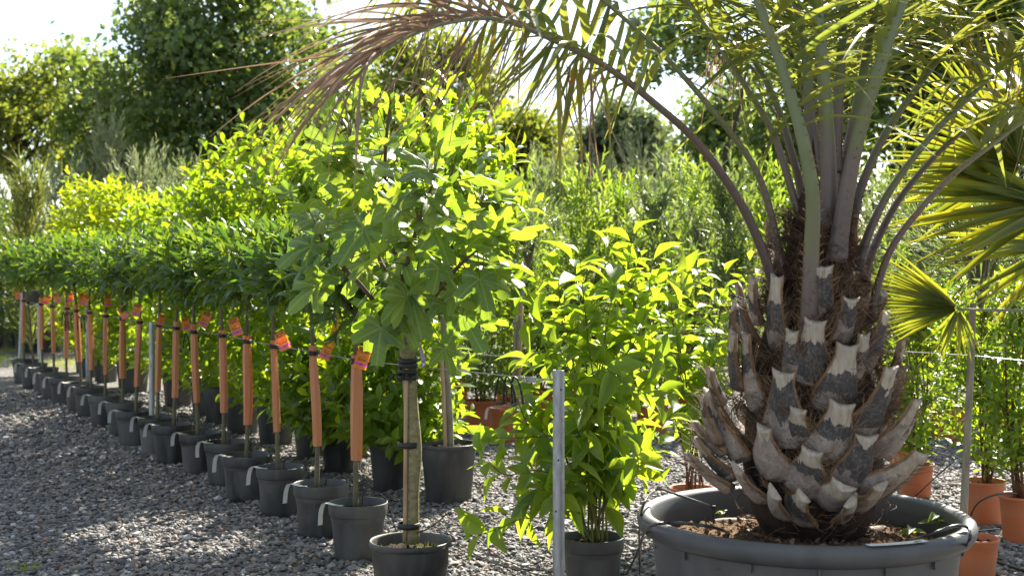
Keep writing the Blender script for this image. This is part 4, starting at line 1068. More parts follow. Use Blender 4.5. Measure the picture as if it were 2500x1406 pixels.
# ================================================================== persimmon bushes
def cane_bush(t, base, canes, tp, mat, size, nleaf, single, lat=16, twig='red_twig', t_start=0.25, drop=0.45):
    Ps, Ds, Ns, Ss = [], [], [], []
    for c in canes:
        Pp = spline(c, 26); L = np.linalg.norm(np.diff(Pp, axis=0), axis=1).sum()
        V, Q, T, uv = tubes(Pp, np.linspace(0.0052, 0.0016, 26), 6); link('stem', np_mesh('stem', V, T, M[twig], uv, None, True, Q), t)
        n = max(5, int(nleaf * L))
        f = np.linspace(t_start, 1, n) ** 0.9; ii = (f * 25).astype(int).clip(0, 25)
        node = Pp[ii]; tan = norm(np.gradient(Pp, axis=0)[ii]); U, W = frames(tan)
        ph = rng.random() * 6 + np.arange(n) * 2.4; rad = np.cos(ph)[:, None] * U + np.sin(ph)[:, None] * W
        al = np.radians(np.linspace(88, 40, n))[:, None] + rng.normal(size=(n, 1)) * 0.2
        D = norm(np.cos(al) * tan + np.sin(al) * rad - np.array([0, 0, drop]) * rng.random((n, 1)) + rng.normal(size=(n, 3)) * 0.15)
        N = norm(np.array([0, 0, 1.0]) + 0.5 * tan - 0.15 * rad + rng.normal(size=(n, 3)) * 0.3)
        Ps.append(node + D * 0.012); Ds.append(D); Ns.append(N); Ss.append(size * rng.uniform(0.7, 1.25, n) * np.linspace(1.1, 0.8, n))
    if lat:
        cs = [spline(c, 26) for c in canes]
        st = np.array([cs[rng.integers(len(cs))][rng.integers(6, 24)] for _ in range(lat)])
        dv = rdirs(lat, 0.5)
        P, D, N, S, stem = shoots(st, dv, rng.uniform(0.16, 0.34, lat), 6, size * 0.95, (85, 40), 0.1, 0.2, 0.8, 0.25)
        mass_tubes('twig', stem, stems_r(stem, 0.003, 0.0013), M[twig], t, 4)
        D = norm(D - np.array([0, 0, drop * 0.5])); Ps.append(P); Ds.append(D); Ns.append(N); Ss.append(S)
    leaves(t, tp, mat, np.concatenate(Ps), np.concatenate(Ds), np.concatenate(Ns), np.concatenate(Ss), single, base=base)
KD = 5.95
kb = np.array([(1447 - 1250) / F * KD, KD, 0.0])
make_pot('plant_pot', kb[0], KD, 0.142, 0.265, 'collar', 'pot', 'black pot under the persimmon bush beside the end post', 'plant pot', None, False)
kk = thing('persimmon_bush', kb, 'bushy persimmon with broad glossy lime leaves on many stems behind the end post', 'shrub')
KT = [(1480, 590, .1), (1545, 575, .05), (1400, 640, .1), (1592, 640, -.05), (1345, 655, .05), (1312, 745, -.1), (1500, 700, -.25), (1430, 760, -.3), (1600, 820, -.15), (1275, 1010, .0), (1185, 1115, -.15), (1560, 960, -.3),
      (1428, 965, -.42), (1600, 1090, -.25), (1290, 880, .2), (1250, 1260, -.2), (1520, 830, .3), (1385, 860, .25), (1640, 1010, .05), (1330, 1190, -.3)]
canes = []
for i, (x, y, dd) in enumerate(KT):
    e = PX(x, y, KD + dd) - kb
    s0 = np.array([rng.normal() * 0.03, rng.normal() * 0.03, 0.22])
    low = y > 930
    m1 = s0 * 0.6 + e * 0.4 + np.array([(-0.25 * e[0]) if not low else 0, 0, 0.10 + (0.08 if low else 0)]) + rng.normal(size=3) * 0.02
    canes.append([s0, m1, s0 * 0.25 + e * 0.75 + rng.normal(size=3) * 0.02 + [0, 0, .05], e])
cane_bush(kk, kb, canes, 'kaki', 'kaki', 0.150, 19, 300, 34, 'green_twig', 0.14)
K2 = 7.3
k2 = np.array([(1690 - 1250) / F * K2, K2, 0.0])
make_pot('plant_pot', k2[0], K2, 0.125, 0.25, 'clay', 'clay', 'terracotta pot of the upright persimmon tucked behind the palm tub', 'plant pot', None, False)
kt = thing('persimmon_bush', k2, 'upright persimmon with slender brown stems close behind the palm', 'shrub')
canes = []
for (x, y, dd) in [(1640, 625, 0), (1700, 640, .1), (1772, 655, -.05), (1590, 700, 0), (1745, 830, -.2), (1650, 780, -.2), (1600, 900, .1), (1790, 760, .1), (1720, 930, -.25), (1830, 640, .1), (1880, 600, .2)]:
    e = PX(x, y, K2 + dd) - k2; s0 = np.array([rng.normal() * 0.05, rng.normal() * 0.03, 0.2])
    canes.append([s0, s0 * 0.55 + e * 0.45 + [-.12 * e[0], 0, .05], s0 * 0.25 + e * 0.75 + rng.normal(size=3) * 0.02, e])
cane_bush(kt, k2, canes, 'kaki', 'kaki', 0.128, 19, 300, 22, t_start=0.22)

# ================================================================== terracotta-potted shrubs and olives (block behind)
def clay_shrub(px, yb, Rr, H, topy, halfpx, n, single, lab, plab, size=0.082, mat='shrub', stems=6):
    d = GD(yb) + Rr * 0.8; x = (px - 1250) / F * d
    make_pot('plant_pot', x, d, Rr, H, 'clay', 'clay', plab, 'plant pot', 'terracotta pots of the shrub block', False, rng.random() * 6)
    z1 = PX(0, topy, d)[2]; t = thing('potted_shrub', (x, d, 0), lab, 'shrub', 'leafy shrubs in terracotta pots')
    column_shrub(t, (x, d, 0), H + 0.08, z1, halfpx / F * d, int(n * 1.35), 9, 'bay', mat, size, single, 'red_twig', stems, 0.8, (1, 1), 0.6, (72, 30), (0.16, 0.3))
CS = [
    (2402, 1285, .122, .245, 745, 105, 85, 300, 'leafy shrub with red stems in the terracotta pot beside the leaning olive trunk', 'terracotta pot standing clear on the gravel beside the leaning olive trunk'),
    (2492, 1332, .115, .25, 720, 95, 80, 300, 'leafy shrub in the tall terracotta pot with a drip peg', 'tall terracotta pot with a black drip peg in its soil'),
    (2235, 1222, .115, .22, 760, 90, 80, 260, 'leafy shrub rising close behind the palm boots beside a grey stake', 'terracotta pot touching the back of the palm tub'),
    (2312, 1078, .16, .27, 720, 95, 80, 0, 'leafy shrub in the squat terracotta pot farther behind the olive trunk', 'squat terracotta pot in shade farther behind the olive trunk'),
    (2452, 1072, .15, .27, 700, 95, 80, 0, 'leafy shrub behind the red-stemmed shrub, in a shaded terracotta pot', 'shaded terracotta pot behind the red-stemmed shrub'),
    (2185, 1040, .15, .27, 690, 95, 70, 0, 'leafy shrub hidden behind the upper palm boots', 'terracotta pot mostly hidden behind the palm boots'),
    (2395, 1008, .15, .27, 660, 95, 70, 0, 'leafy shrub in the back line of the terracotta block behind the olive', 'terracotta pot in the back line of the block behind the olive'),
    (2500, 1000, .15, .27, 650, 95, 70, 0, 'leafy shrub ending the back line of the terracotta block', 'terracotta pot ending the back line of the block'),
    (1172, 1056, .15, .27, 730, 100, 85, 0, 'lime leafed shrub beside the laurel standard in a terracotta pot', 'terracotta pot beside the wide black pot'),
    (1315, 1030, .15, .29, 740, 90, 80, 0, 'lime leafed shrub behind the strap-hung wire in a terracotta pot', 'terracotta pot behind the strap-hung wire'),
    (1592, 1062, .15, .27, 700, 90, 75, 0, 'shrub hidden behind the persimmon bush in a terracotta pot', 'terracotta pot glimpsed through the persimmon bush'),
    (1440, 1025, .15, .27, 690, 95, 75, 0, 'shrub straight behind the end post and the persimmon bush', 'terracotta pot straight behind the end post'),
    (1680, 1012, .15, .27, 670, 90, 70, 0, 'shrub behind the upright persimmon in a terracotta pot', 'terracotta pot behind the upright persimmon'),
    (1540, 985, .15, .27, 650, 90, 70, 0, 'shrub in the back line behind the persimmon bush', 'terracotta pot in the back line behind the persimmon bush'),
    (1240, 985, .15, .27, 680, 90, 70, 0, 'shrub in the back line behind the olive with two stakes', 'terracotta pot in the back line behind the olive with two stakes'),
    (1385, 975, .15, .27, 640, 90, 70, 0, 'shrub in the back line beyond the end post', 'terracotta pot in the back line beyond the end post'),
    (1110, 1000, .15, .27, 720, 90, 70, 0, 'shrub in the back line behind the laurel standard', 'terracotta pot in the back line behind the laurel standard'),
]
for c in CS: clay_shrub(*c)

def olive_std(px, yb, Rr, H, trunk, cpx, cpy, rpx, n, lab, plab, canes=1, cl='olive', d=None, size=0.052, single=0):
    d = d or GD(yb) + Rr * 0.8; x = (px - 1250) / F * d; b = np.array([x, d, 0.0])
    make_pot('plant_pot', x, d, Rr, H, 'clay', 'clay', plab, 'plant pot', 'terracotta pots of the shrub block', yb == 1086, 0.2)
    t = thing('olive_tree', b, lab, 'tree', 'olive standards in terracotta pots')
    pts = [PX(q[0], q[1], d) - b for q in trunk]; pts[0][2] = max(pts[0][2], H * 0.7)
    tube_obj('trunk', pts, [0.019, 0.017, 0.015], M['grey_bark'], t, 8, 18)
    c = PX(cpx, cpy, d) - b; r = rpx / F * d
    nb = 14; dr = rdirs(nb, 0.8)
    ell_crown(t, b, c, np.array([r, r, r * 0.95]), n, 16, 'olive', cl, size, single, 0.5, (0.14, 0.3), (48, 22), 'grey_bark', (0.2, 0.8))
    for i in range(canes):
        q = [PX(p_[0] - 9 + 16 * i, p_[1], d - 0.03) for p_ in trunk[:-1]] ; q[0][2] = max(q[0][2], H * 0.7)
        e = q[-1] + (q[-1] - q[0]) * 0.25
        o = tube_obj('support_cane', [q[0], (q[0] + e) / 2, e], 0.0095, M['cane'] if i else M['grey_bark'], None, 6, 8)
        tag(o, f'weathered stake {"paired" if canes > 1 and i else "standing"} beside the trunk of the {lab.split(" ", 1)[1][:40].rsplit(" ", 1)[0]}', 'garden cane')
olive_std(1242, 1086, .155, .29, [(1258, 1010), (1266, 800), (1285, 640)], 1290, 565, 108, 90, 'slim olive standard with two stakes in a labelled terracotta pot', 'terracotta pot with a white label tail below the hanging straps', 2)
olive_std(1722, 1000, .15, .27, [(1690, 980), (1700, 800), (1712, 690)], 1712, 590, 112, 95, 'round olive standard half hidden by the palm petioles', 'terracotta pot of the round olive half hidden by the palm', 1)
olive_std(1490, 1000, .15, .27, [(1490, 960), (1494, 760), (1498, 640)], 1500, 545, 105, 90, 'dense olive standard rising behind the persimmon bush', 'terracotta pot of the olive behind the persimmon bush', 0)
olive_std(2215, 1180, .13, .24, [(2224, 1200), (2232, 900), (2245, 680)], 2250, 545, 130, 105, 'grey olive standard rising behind the palm boots', 'terracotta pot of the grey olive behind the palm boots', 1)
olive_std(2380, 1420, .110, .22, [(2350, 1310), (2368, 930), (2376, 740)], 2395, 610, 165, 150, 'olive standard with a leaning pale trunk beside the palm tub', 'terracotta pot half cut off under the leaning olive trunk', 0, 'olive', 6.15, 0.055)

def wild_shrub(px, d, topy, halfpx, n, tp, mat, size, name, lab, cat='shrub', grp=None, z0=0.3, nl=12, ang=(40, 18), up=1.5, potm=None, twig='green_twig', slen=(0.25, 0.5), leafshape=None):
    x = (px - 1250) / F * d; z1 = PX(0, topy, d)[2]
    if potm:
        make_pot('plant_pot', x, d, 0.17, 0.32, 'clay' if potm == 'clay' else 'lip', potm, 'pot under the ' + lab, 'plant pot', None, False)
    t = thing(name, (x, d, 0), lab, cat, grp)
    column_shrub(t, (x, d, 0), z0, z1 - slen[0] * 0.6, halfpx / F * d, n, nl, tp, mat, size, 0, twig, 4, up, (1, 1), 0.5, ang, slen)
BK = [(1262, 455), (1345, 425), (1430, 455), (1515, 470), (1605, 455), (1690, 400), (1780, 430), (1870, 420), (1960, 450), (2135, 460), (2230, 470), (2325, 450), (2420, 470), (2510, 450)]
for i, (px, ty) in enumerate(BK):
    wild_shrub(px, 12.6 + 1.2 * (i % 2), ty, 95, 100, 'lance', ('willow', 'olive', 'willow', 'shrub', 'olive')[i % 5], 0.115, 'willow_shrub', f'feathery light green shrub, {ORD[i]} of the tall back hedge counted from the laurel standard', 'shrub', 'feathery shrubs of the tall back hedge', nl=13)
for i, (px, ty) in enumerate([(1215, 520), (1560, 540), (1820, 520), (2290, 560)]):
    wild_shrub(px, 12.8, ty, 95, 80, 'bay', 'shrub', 0.08, 'round_shrub', f'{["low", "rounded", "shaded", "bright"][i]} leafy shrub filling a gap before the tall back hedge', 'shrub', 'gap-filling leafy shrubs', nl=9, ang=(70, 28), up=0.8)
SV = [(25, 470, 150), (150, 425, 120), (262, 318, 75), (345, 400, 110), (455, 420, 100), (560, 440, 100), (1330, 420, 100), (1450, 415, 100), (1555, 372, 130), (1650, 420, 90)]
for i, (px, ty, hw) in enumerate(SV):
    wild_shrub(px, 22.0 + 1.0 * (i % 3), ty, hw, 170, 'olive', 'silver', 0.145, 'silver_olive', f'silvery olive bush, {ORD[i]} of the pale line before the big trees', 'shrub', 'silvery olive bushes', nl=16, slen=(0.35, 0.8))
wild_shrub(72, 19.0, 455, 52, 120, 'grass', 'plume', 0.32, 'feathery_grass', 'tall feathery grass plume beside the yellow laurel', 'plant', None, 0.2, 9, (25, 12), 2.2, None, 'green_twig', (0.4, 0.7))
for i, (px, ty) in enumerate([(-25, 500), (12, 560), (60, 640), (130, 640)]):
    wild_shrub(px, 20.3 + 0.4 * i, ty, 85, 150, 'bay', 'bay', 0.10, 'dark_shrub', f'{["tall", "glossy", "low", "shaded"][i]} dark green shrub beyond the far end of the bay row', 'shrub', 'dark shrubs beyond the bay row', nl=9, ang=(70, 28), up=0.7)
for i, (px, ty) in enumerate([(418, 400), (700, 420), (1730, 400)]):
    wild_shrub(px, 25.0, ty, 80, 90, 'bay', 'plume', 0.13, 'photinia_shrub', f'{["reddish", "ochre", "coppery"][i]} tipped shrub among the silvery olives', 'shrub', 'coppery tipped shrubs', nl=9, ang=(70, 28), up=1.0)

# far black tubs
def tub(px, yb, Rr, H, lab):
    d = GD(yb) + Rr; return make_pot('plant_tub', (px - 1250) / F * d, d, Rr, H, 'lip', 'pot', lab, 'plant tub', 'black tubs beyond the bay row', False)
tub(92, 862, 0.40, 0.42, 'large black tub standing beyond the far bay pots')
for i, px in enumerate((-22, 0, 22)):
    tub(px, 852, 0.135, 0.34, 'small black pot packed in line against the large black tub')
def hung_bucket():
    p = PX(84, 742, 17.5); t = thing('hanging_bucket', p, 'black bucket with a white handle hung on the wire by the far posts', 'bucket')
    link('bucket_body', lathe_mesh('bucket_body', [(0, 0), (0.10, 0), (0.13, 0.17), (0.135, 0.175), (0.125, 0.175), (0.10, 0.02)], M['pot'], 24), t)
    tube_obj('handle', [[-.135, 0, .17], [-.14, -.02, .06], [0, -.14, -.03], [.13, -.04, .06], [.135, 0, .17]], 0.006, M['strip'], t, 5, 24)
hung_bucket()

# ================================================================== big palm in its tub
PD = 4.50
tc = np.array([(1961 - 1250) / F * 4.45, 4.45, 0.0])
tb = thing('palm_tub', tc, 'huge round grey plastic tub holding the boot-covered palm', 'plant tub')
RT, HT = 0.55, 0.655
link('tub_wall', lathe_mesh('tub_wall', [(0, 0.008), (0.41, 0.008), (0.43, 0.0), (0.44, 0.01), (0.497, 0.555), (0.505, 0.60), (0.506, 0.605)], M['tub'], 96, 0.003), tb)
link('tub_rim', lathe_mesh('tub_rim', [(0.508, 0.585), (0.512, 0.583), (0.538, 0.596), (0.548, 0.612), (0.5505, 0.632), (0.545, 0.648), (0.530, 0.656), (0.512, 0.653), (0.500, 0.640), (0.492, 0.60), (0.485, 0.50)], M['tub'], 96, 0.003), tb)
so = link('soil', disc_mesh('soil', 0.488, M['bark_soil'], 0.007, 26, 110, 0.035, 5), tb); so.location = (0, 0, 0.545)
for a in (-148, -120, -97, -74, -52, -25):
    V, Q = box_VQ((math.cos(R(a)) * 0.505, math.sin(R(a)) * 0.505, 0.572), (0.010, 0.006, 0.030), R(a))
    link('moulded_rib', np_mesh('moulded_rib', V, None, M['tub'], None, None, False, Q), tb)
# printed strip lying on the rim
aa = [R(q) for q in (-82, -78, -74, -69, -65, -60)]
ribbon_obj('label_strip', [[math.cos(q) * 0.531, math.sin(q) * 0.531, 0.659] for q in aa], np.array([[math.cos(R(-71)) * .03, math.sin(R(-71)) * .03, 0]] * 18), 'strip', tb, 18)
# bark chips scattered on the soil
def soil_chips():
    n = 1500; a = rng.random(n) * 6.28; r = 0.485 * np.sqrt(rng.random(n))
    P = np.stack([np.cos(a) * r, np.sin(a) * r, 0.549 + 0.035 * (1 - (r / 0.488) ** 2) + rng.random(n) * 0.008], -1)
    D = rdirs(n); D[:, 2] *= 0.3; N = norm(rng.normal(size=(n, 3)) * 0.5 + [0, 0, 1])
    TP['chip'] = variants(tpl_leaf, 4, width=(0.3, 0.6), fold=(0.1, 0.5), curl=(-0.2, 0.3), rows=3)
    M['chip'] = m_soil('bark_chip', (0.10, 0.06, 0.035), (0.25, 0.165, 0.10), (0.42, 0.30, 0.20))
    mass('bark_chip', 'chip', 'chip', P, rot_from(D, N), rng.uniform(0.012, 0.034, n), tb)
soil_chips()

pb = np.array([(1985 - 1250) / F * PD, PD, 0.55])
palm = thing('palm_tree', pb, 'stout palm with cut leaf bases and arching grey-green fronds in the huge tub', 'palm')
PR = [(0.0, .17), (.10, .225), (.25, .255), (.42, .245), (.60, .21), (.75, .165), (.90, .12), (1.05, .08), (1.15, .05), (1.22, .02)]
def core_r(z): return np.interp(z, [p[0] for p in PR], [p[1] for p in PR])
link('trunk', lathe_mesh('trunk', [(0.0, -0.01)] + [(r * 0.9, z) for z, r in PR] + [(0.0, 1.36)], M['core'], 40, 0.02), palm)

def boot_mesh(base, tip, outn, wb, wt, th=0.03, flare=1.0):
    """cut leaf base: crescent section, broad clasping foot, narrow cut top; local coords of palm"""
    n, m = 12, 9
    ax = tip - base; L = np.linalg.norm(ax); axn = ax / L
    side = norm(np.cross(axn, outn)); on = np.cross(side, axn)
    V = np.zeros((2, n, m, 3)); uv = np.zeros((2, n, m, 2))
    g = np.random.default_rng(int(rng.integers(1e6)))
    ej = np.cumsum(g.normal(size=(n, 2)) * 0.02, 0)
    for i in range(n):
        f = i / (n - 1)
        w = wt + (wb - wt) * max(0, 1 - f / 0.85) ** 1.15
        if f < 0.12: w *= 0.72 + 0.28 * (f / 0.12)
        if f > 0.85: w *= 1 + 0.12 * (f - 0.85) / 0.15 * flare
        w += 0.0
        bow = 0.055 * L * math.sin(math.pi * min(1, f * 1.1)) - 0.02 * f
        c = base + ax * f + on * bow * (0.9 if f < 0.6 else 0.7)
        dep = w * (0.30 if f < 0.5 else 0.24)
        t_ = th * (1.0 - 0.45 * f)
        for j in range(m):
            u = j / (m - 1) * 2 - 1
            e = 1 + (ej[i, 0] if u < 0 else ej[i, 1]) * abs(u) ** 3
            up = (0.012 * (1 - u * u) * -1 + g.normal() * 0.001) if i == n - 1 else 0.0
            cen = c + side * u * w / 2 * e - on * dep * u * u + axn * up
            V[0, i, j] = cen
            V[1, i, j] = cen - on * t_ * (1 - 0.75 * u * u)
            uv[:, i, j] = (u * 0.5 + 0.5, f)
    idx = np.arange(2 * n * m).reshape(2, n, m); Q = []
    for L_ in (0, 1):
        for i in range(n - 1):
            for j in range(m - 1):
                q = [idx[L_, i, j], idx[L_, i, j + 1], idx[L_, i + 1, j + 1], idx[L_, i + 1, j]]
                Q.append(q[::-1] if L_ == 0 else q)
    for j in range(m - 1): Q.append([idx[0, n - 1, j], idx[1, n - 1, j], idx[1, n - 1, j + 1], idx[0, n - 1, j + 1]])
    for i in range(n - 1):
        Q.append([idx[0, i, 0], idx[1, i, 0], idx[1, i + 1, 0], idx[0, i + 1, 0]])
        Q.append([idx[0, i, m - 1], idx[0, i + 1, m - 1], idx[1, i + 1, m - 1], idx[1, i, m - 1]])
    me = np_mesh('leaf_base', V.reshape(-1, 3), None, M['boot'], uv.reshape(-1, 2), None, True, Q)
    return me, V[0, :, 0], V[0, :, -1], on
BOOTS = [ # tip x,y  base x,y  tip width, base width (pixels)
    (2010, 663, 2003, 775, 42, 56), (1898, 691, 1903, 860, 32, 52), (1847, 695, 1862, 795, 27, 40), (1797, 755, 1806, 840, 18, 30), (2082, 742, 2064, 845, 36, 40),
    (2190, 730, 2172, 790, 24, 32), (2169, 781, 2133, 915, 28, 54), (1982, 796, 1970, 940, 46, 74), (1795, 830, 1810, 960, 27, 46), (1829, 837, 1852, 1015, 27, 70),
    (2059, 856, 2035, 1010, 42, 86), (1905, 925, 1913, 1095, 46, 98), (2149, 915, 2105, 1085, 31, 80), (2228, 853, 2186, 1000, 22, 48), (2036, 995, 2010, 1128, 46, 90),
    (2218, 995, 2150, 1130, 28, 76), (2238, 1042, 2192, 1135, 30, 50), (1741, 921, 1768, 1000, 17, 34), (1747, 985, 1812, 1150, 34, 80), (1727, 990, 1760, 1100, 20, 40),
    (1716, 1062, 1778, 1135, 17, 34), (1862, 1058, 1880, 1176, 37, 106), (1965, 1108, 1955, 1215, 43, 100), (2095, 1075, 2070, 1200, 49, 82), (2212, 1118, 2115, 1226, 32, 78),
    (2252, 1140, 2178, 1230, 22, 46), (1722, 1105, 1800, 1200, 27, 56), (1705, 1145, 1795, 1228, 22, 46), (1815, 1168, 1858, 1240, 44, 74), (2030, 1188, 2010, 1242, 50, 76),
    (1945, 1212, 1932, 1272, 32, 76), (2062, 1222, 2076, 1266, 40, 56), (1885, 1208, 1895, 1262, 40, 66), (2130, 1195, 2110, 1255, 40, 60), (1935, 1010, 1938, 1080, 30, 50), (2110, 830, 2098, 930, 30, 46), (1930, 820, 1935, 930, 26, 44)]
edges = []
def add_boot(bt, tt, outn, wb, wt):
    me, eL, eR, on = boot_mesh(bt, tt, outn, wb, wt, 0.046)
    link('leaf_base', me, palm); edges.append((eL, eR, on, outn))
K_ = PD / F
for tx, ty, bx, by, wt, wb in BOOTS:
    zt = CAMH - (ty - HOR) / F * (PD - 0.22) - pb[2]; zb = CAMH - (by - HOR) / F * (PD - 0.22) - pb[2]
    zb = max(zb, 0.0); zt = max(zt, zb + 0.04)
    kf = (PD - 0.22) / F
    xb = (bx - 1250) * kf - pb[0]; xt = (tx - 1250) * kf - pb[0]
    rb = max(core_r(zb), abs(xb) * 1.02); th_ = math.asin(max(-0.98, min(0.98, xb / rb)))
    yb = -math.cos(th_) * rb
    rt_ = max(rb + 0.045 + 0.10 * max(0, (0.5 - zb)) , abs(xt) / max(0.2, abs(math.sin(th_))) if abs(math.sin(th_)) > 0.35 else 0)
    rt_ = min(rt_, rb + 0.16)
    yt = -math.sqrt(max(0.0004, rt_ ** 2 - xt ** 2)) if abs(xt) < rt_ else -0.02
    outn = np.array([math.sin(th_), -math.cos(th_), 0.12])
    lo_ = max(0.0, 0.5 - zb)
    B = np.array([xb * 1.02, yb * 1.02, zb]); Tp = np.array([xt, yt, zt]) + np.array([outn[0], outn[1], 0]) * (0.02 + 0.06 * lo_) + np.array([0, 0, 0.10 * (zt - zb)])
    add_boot(B, Tp, norm(outn), wb * kf * (1.62 + 0.5 * lo_), wt * kf * 1.18)
# the far side of the trunk, spiralled
for i in range(34):
    a = i * 2.3999; z = 0.05 + 0.86 * i / 34
    if math.cos(a) < 0.12: continue          # front half is covered by the ones above
    out = np.array([math.sin(a), math.cos(a), 0.0]); rb = core_r(z)
    L = 0.20 + 0.05 * rng.random(); tl = 0.16 * (1 - z) + 0.02
    add_boot(out * rb * 0.98 + [0, 0, z], out * (rb + tl) + [0, 0, z + L], norm(out + [0, 0, 0.12]), 0.11, 0.05)

def fibres():
    cur, rad, va = [], [], []
    m = 6
    for eL, eR, on, outn in edges:                      # comb of spines along the boot edges
        for e, s_ in ((eL, -1), (eR, 1)):
            k = 26
            t = rng.uniform(0.08, 0.86, k)
            for q in t:
                p = np.array([np.interp(q, np.linspace(0, 1, len(e)), e[:, c]) for c in range(3)])
                ax = norm(e[-1] - e[0]); sd_ = norm(e[len(e) // 2] - (eL[len(e) // 2] + eR[len(e) // 2]) / 2)
                d1 = norm(sd_ * rng.uniform(0.5, 1.0) + ax * rng.uniform(0.4, 1.1) + on * rng.uniform(-0.1, 0.4))
                L = rng.uniform(0.02, 0.06); f = np.linspace(0, 1, m)[:, None]
                cv = p + d1 * L * f + (norm(rng.normal(size=3)) * 0.4 + ax * 0.4) * L * f * f
                cur.append(cv); rad.append(np.linspace(0.0011, 0.0003, m)); va.append(rng.uniform(0.45, 1.0))
    for i in range(1000):                                # matted curls round the trunk and between petioles
        z = rng.uniform(0.3, 1.08) if i % 4 else rng.uniform(0.0, 0.5)
        a = rng.uniform(-2.0, 2.0) if i % 5 else rng.uniform(0, 6.28)
        r = core_r(z) + rng.uniform(-0.015, 0.02) * (1 if z > 0.6 else 0.5)
        o_ = np.array([math.sin(a), -math.cos(a), 0]); s_ = np.array([math.cos(a), math.sin(a), 0]) * rng.choice([-1, 1])
        L = rng.uniform(0.04, 0.13); f = np.linspace(0, 1, m)[:, None]
        c1, c2, c3 = rng.uniform(-0.5, 1.0), rng.uniform(-0.9, 0.5), rng.uniform(0.0, 0.35)
        cv = o_ * r + np.array([0, 0, z]) + s_ * L * f * 0.9 + np.array([0, 0, 1.0]) * (c1 * L * f + c2 * L * f ** 2) + o_ * c3 * L * np.sin(f * 3.0)
        cur.append(cv); rad.append(np.linspace(0.0012, 0.0005, m)); va.append(rng.random() * 0.85)
    for i in range(230):                                 # combed tufts that stand off the shaft and curl over
        z = rng.uniform(0.42, 1.08); a = rng.uniform(-1.9, 1.9) if i % 5 else rng.uniform(0, 6.28)
        o_ = np.array([math.sin(a), -math.cos(a), 0]); s0 = np.array([math.cos(a), math.sin(a), 0]); sg = rng.choice([-1, 1])
        p = o_ * (core_r(z) + 0.004) + np.array([0, 0, z]); vv = rng.uniform(0.15, 0.8)
        sw = rng.uniform(0.2, 1.0) * sg; L0 = rng.uniform(0.06, 0.15); cv_ = rng.uniform(0.2, 1.3)
        for k in range(15):
            L = L0 * rng.uniform(0.6, 1.15); f = np.linspace(0, 1, m)[:, None]
            q = p + s0 * rng.normal() * 0.016 + np.array([0, 0, rng.normal() * 0.012])
            cv = q + L * f * (np.array([0, 0, 0.85]) + s0 * (sw + rng.normal() * 0.18) + o_ * (0.25 + rng.normal() * 0.12)) - np.array([0, 0, 1.0]) * L * cv_ * f ** 2.4 + o_ * L * 0.3 * f ** 2
            cur.append(cv); rad.append(np.linspace(0.0014, 0.0004, m)); va.append(np.clip(vv + rng.normal() * 0.15, 0, 1))
    o = mass_tubes('fibre', np.array(cur), np.array(rad), M['fibre'], palm, 3, 'stuff', np.array(va))
fibres()

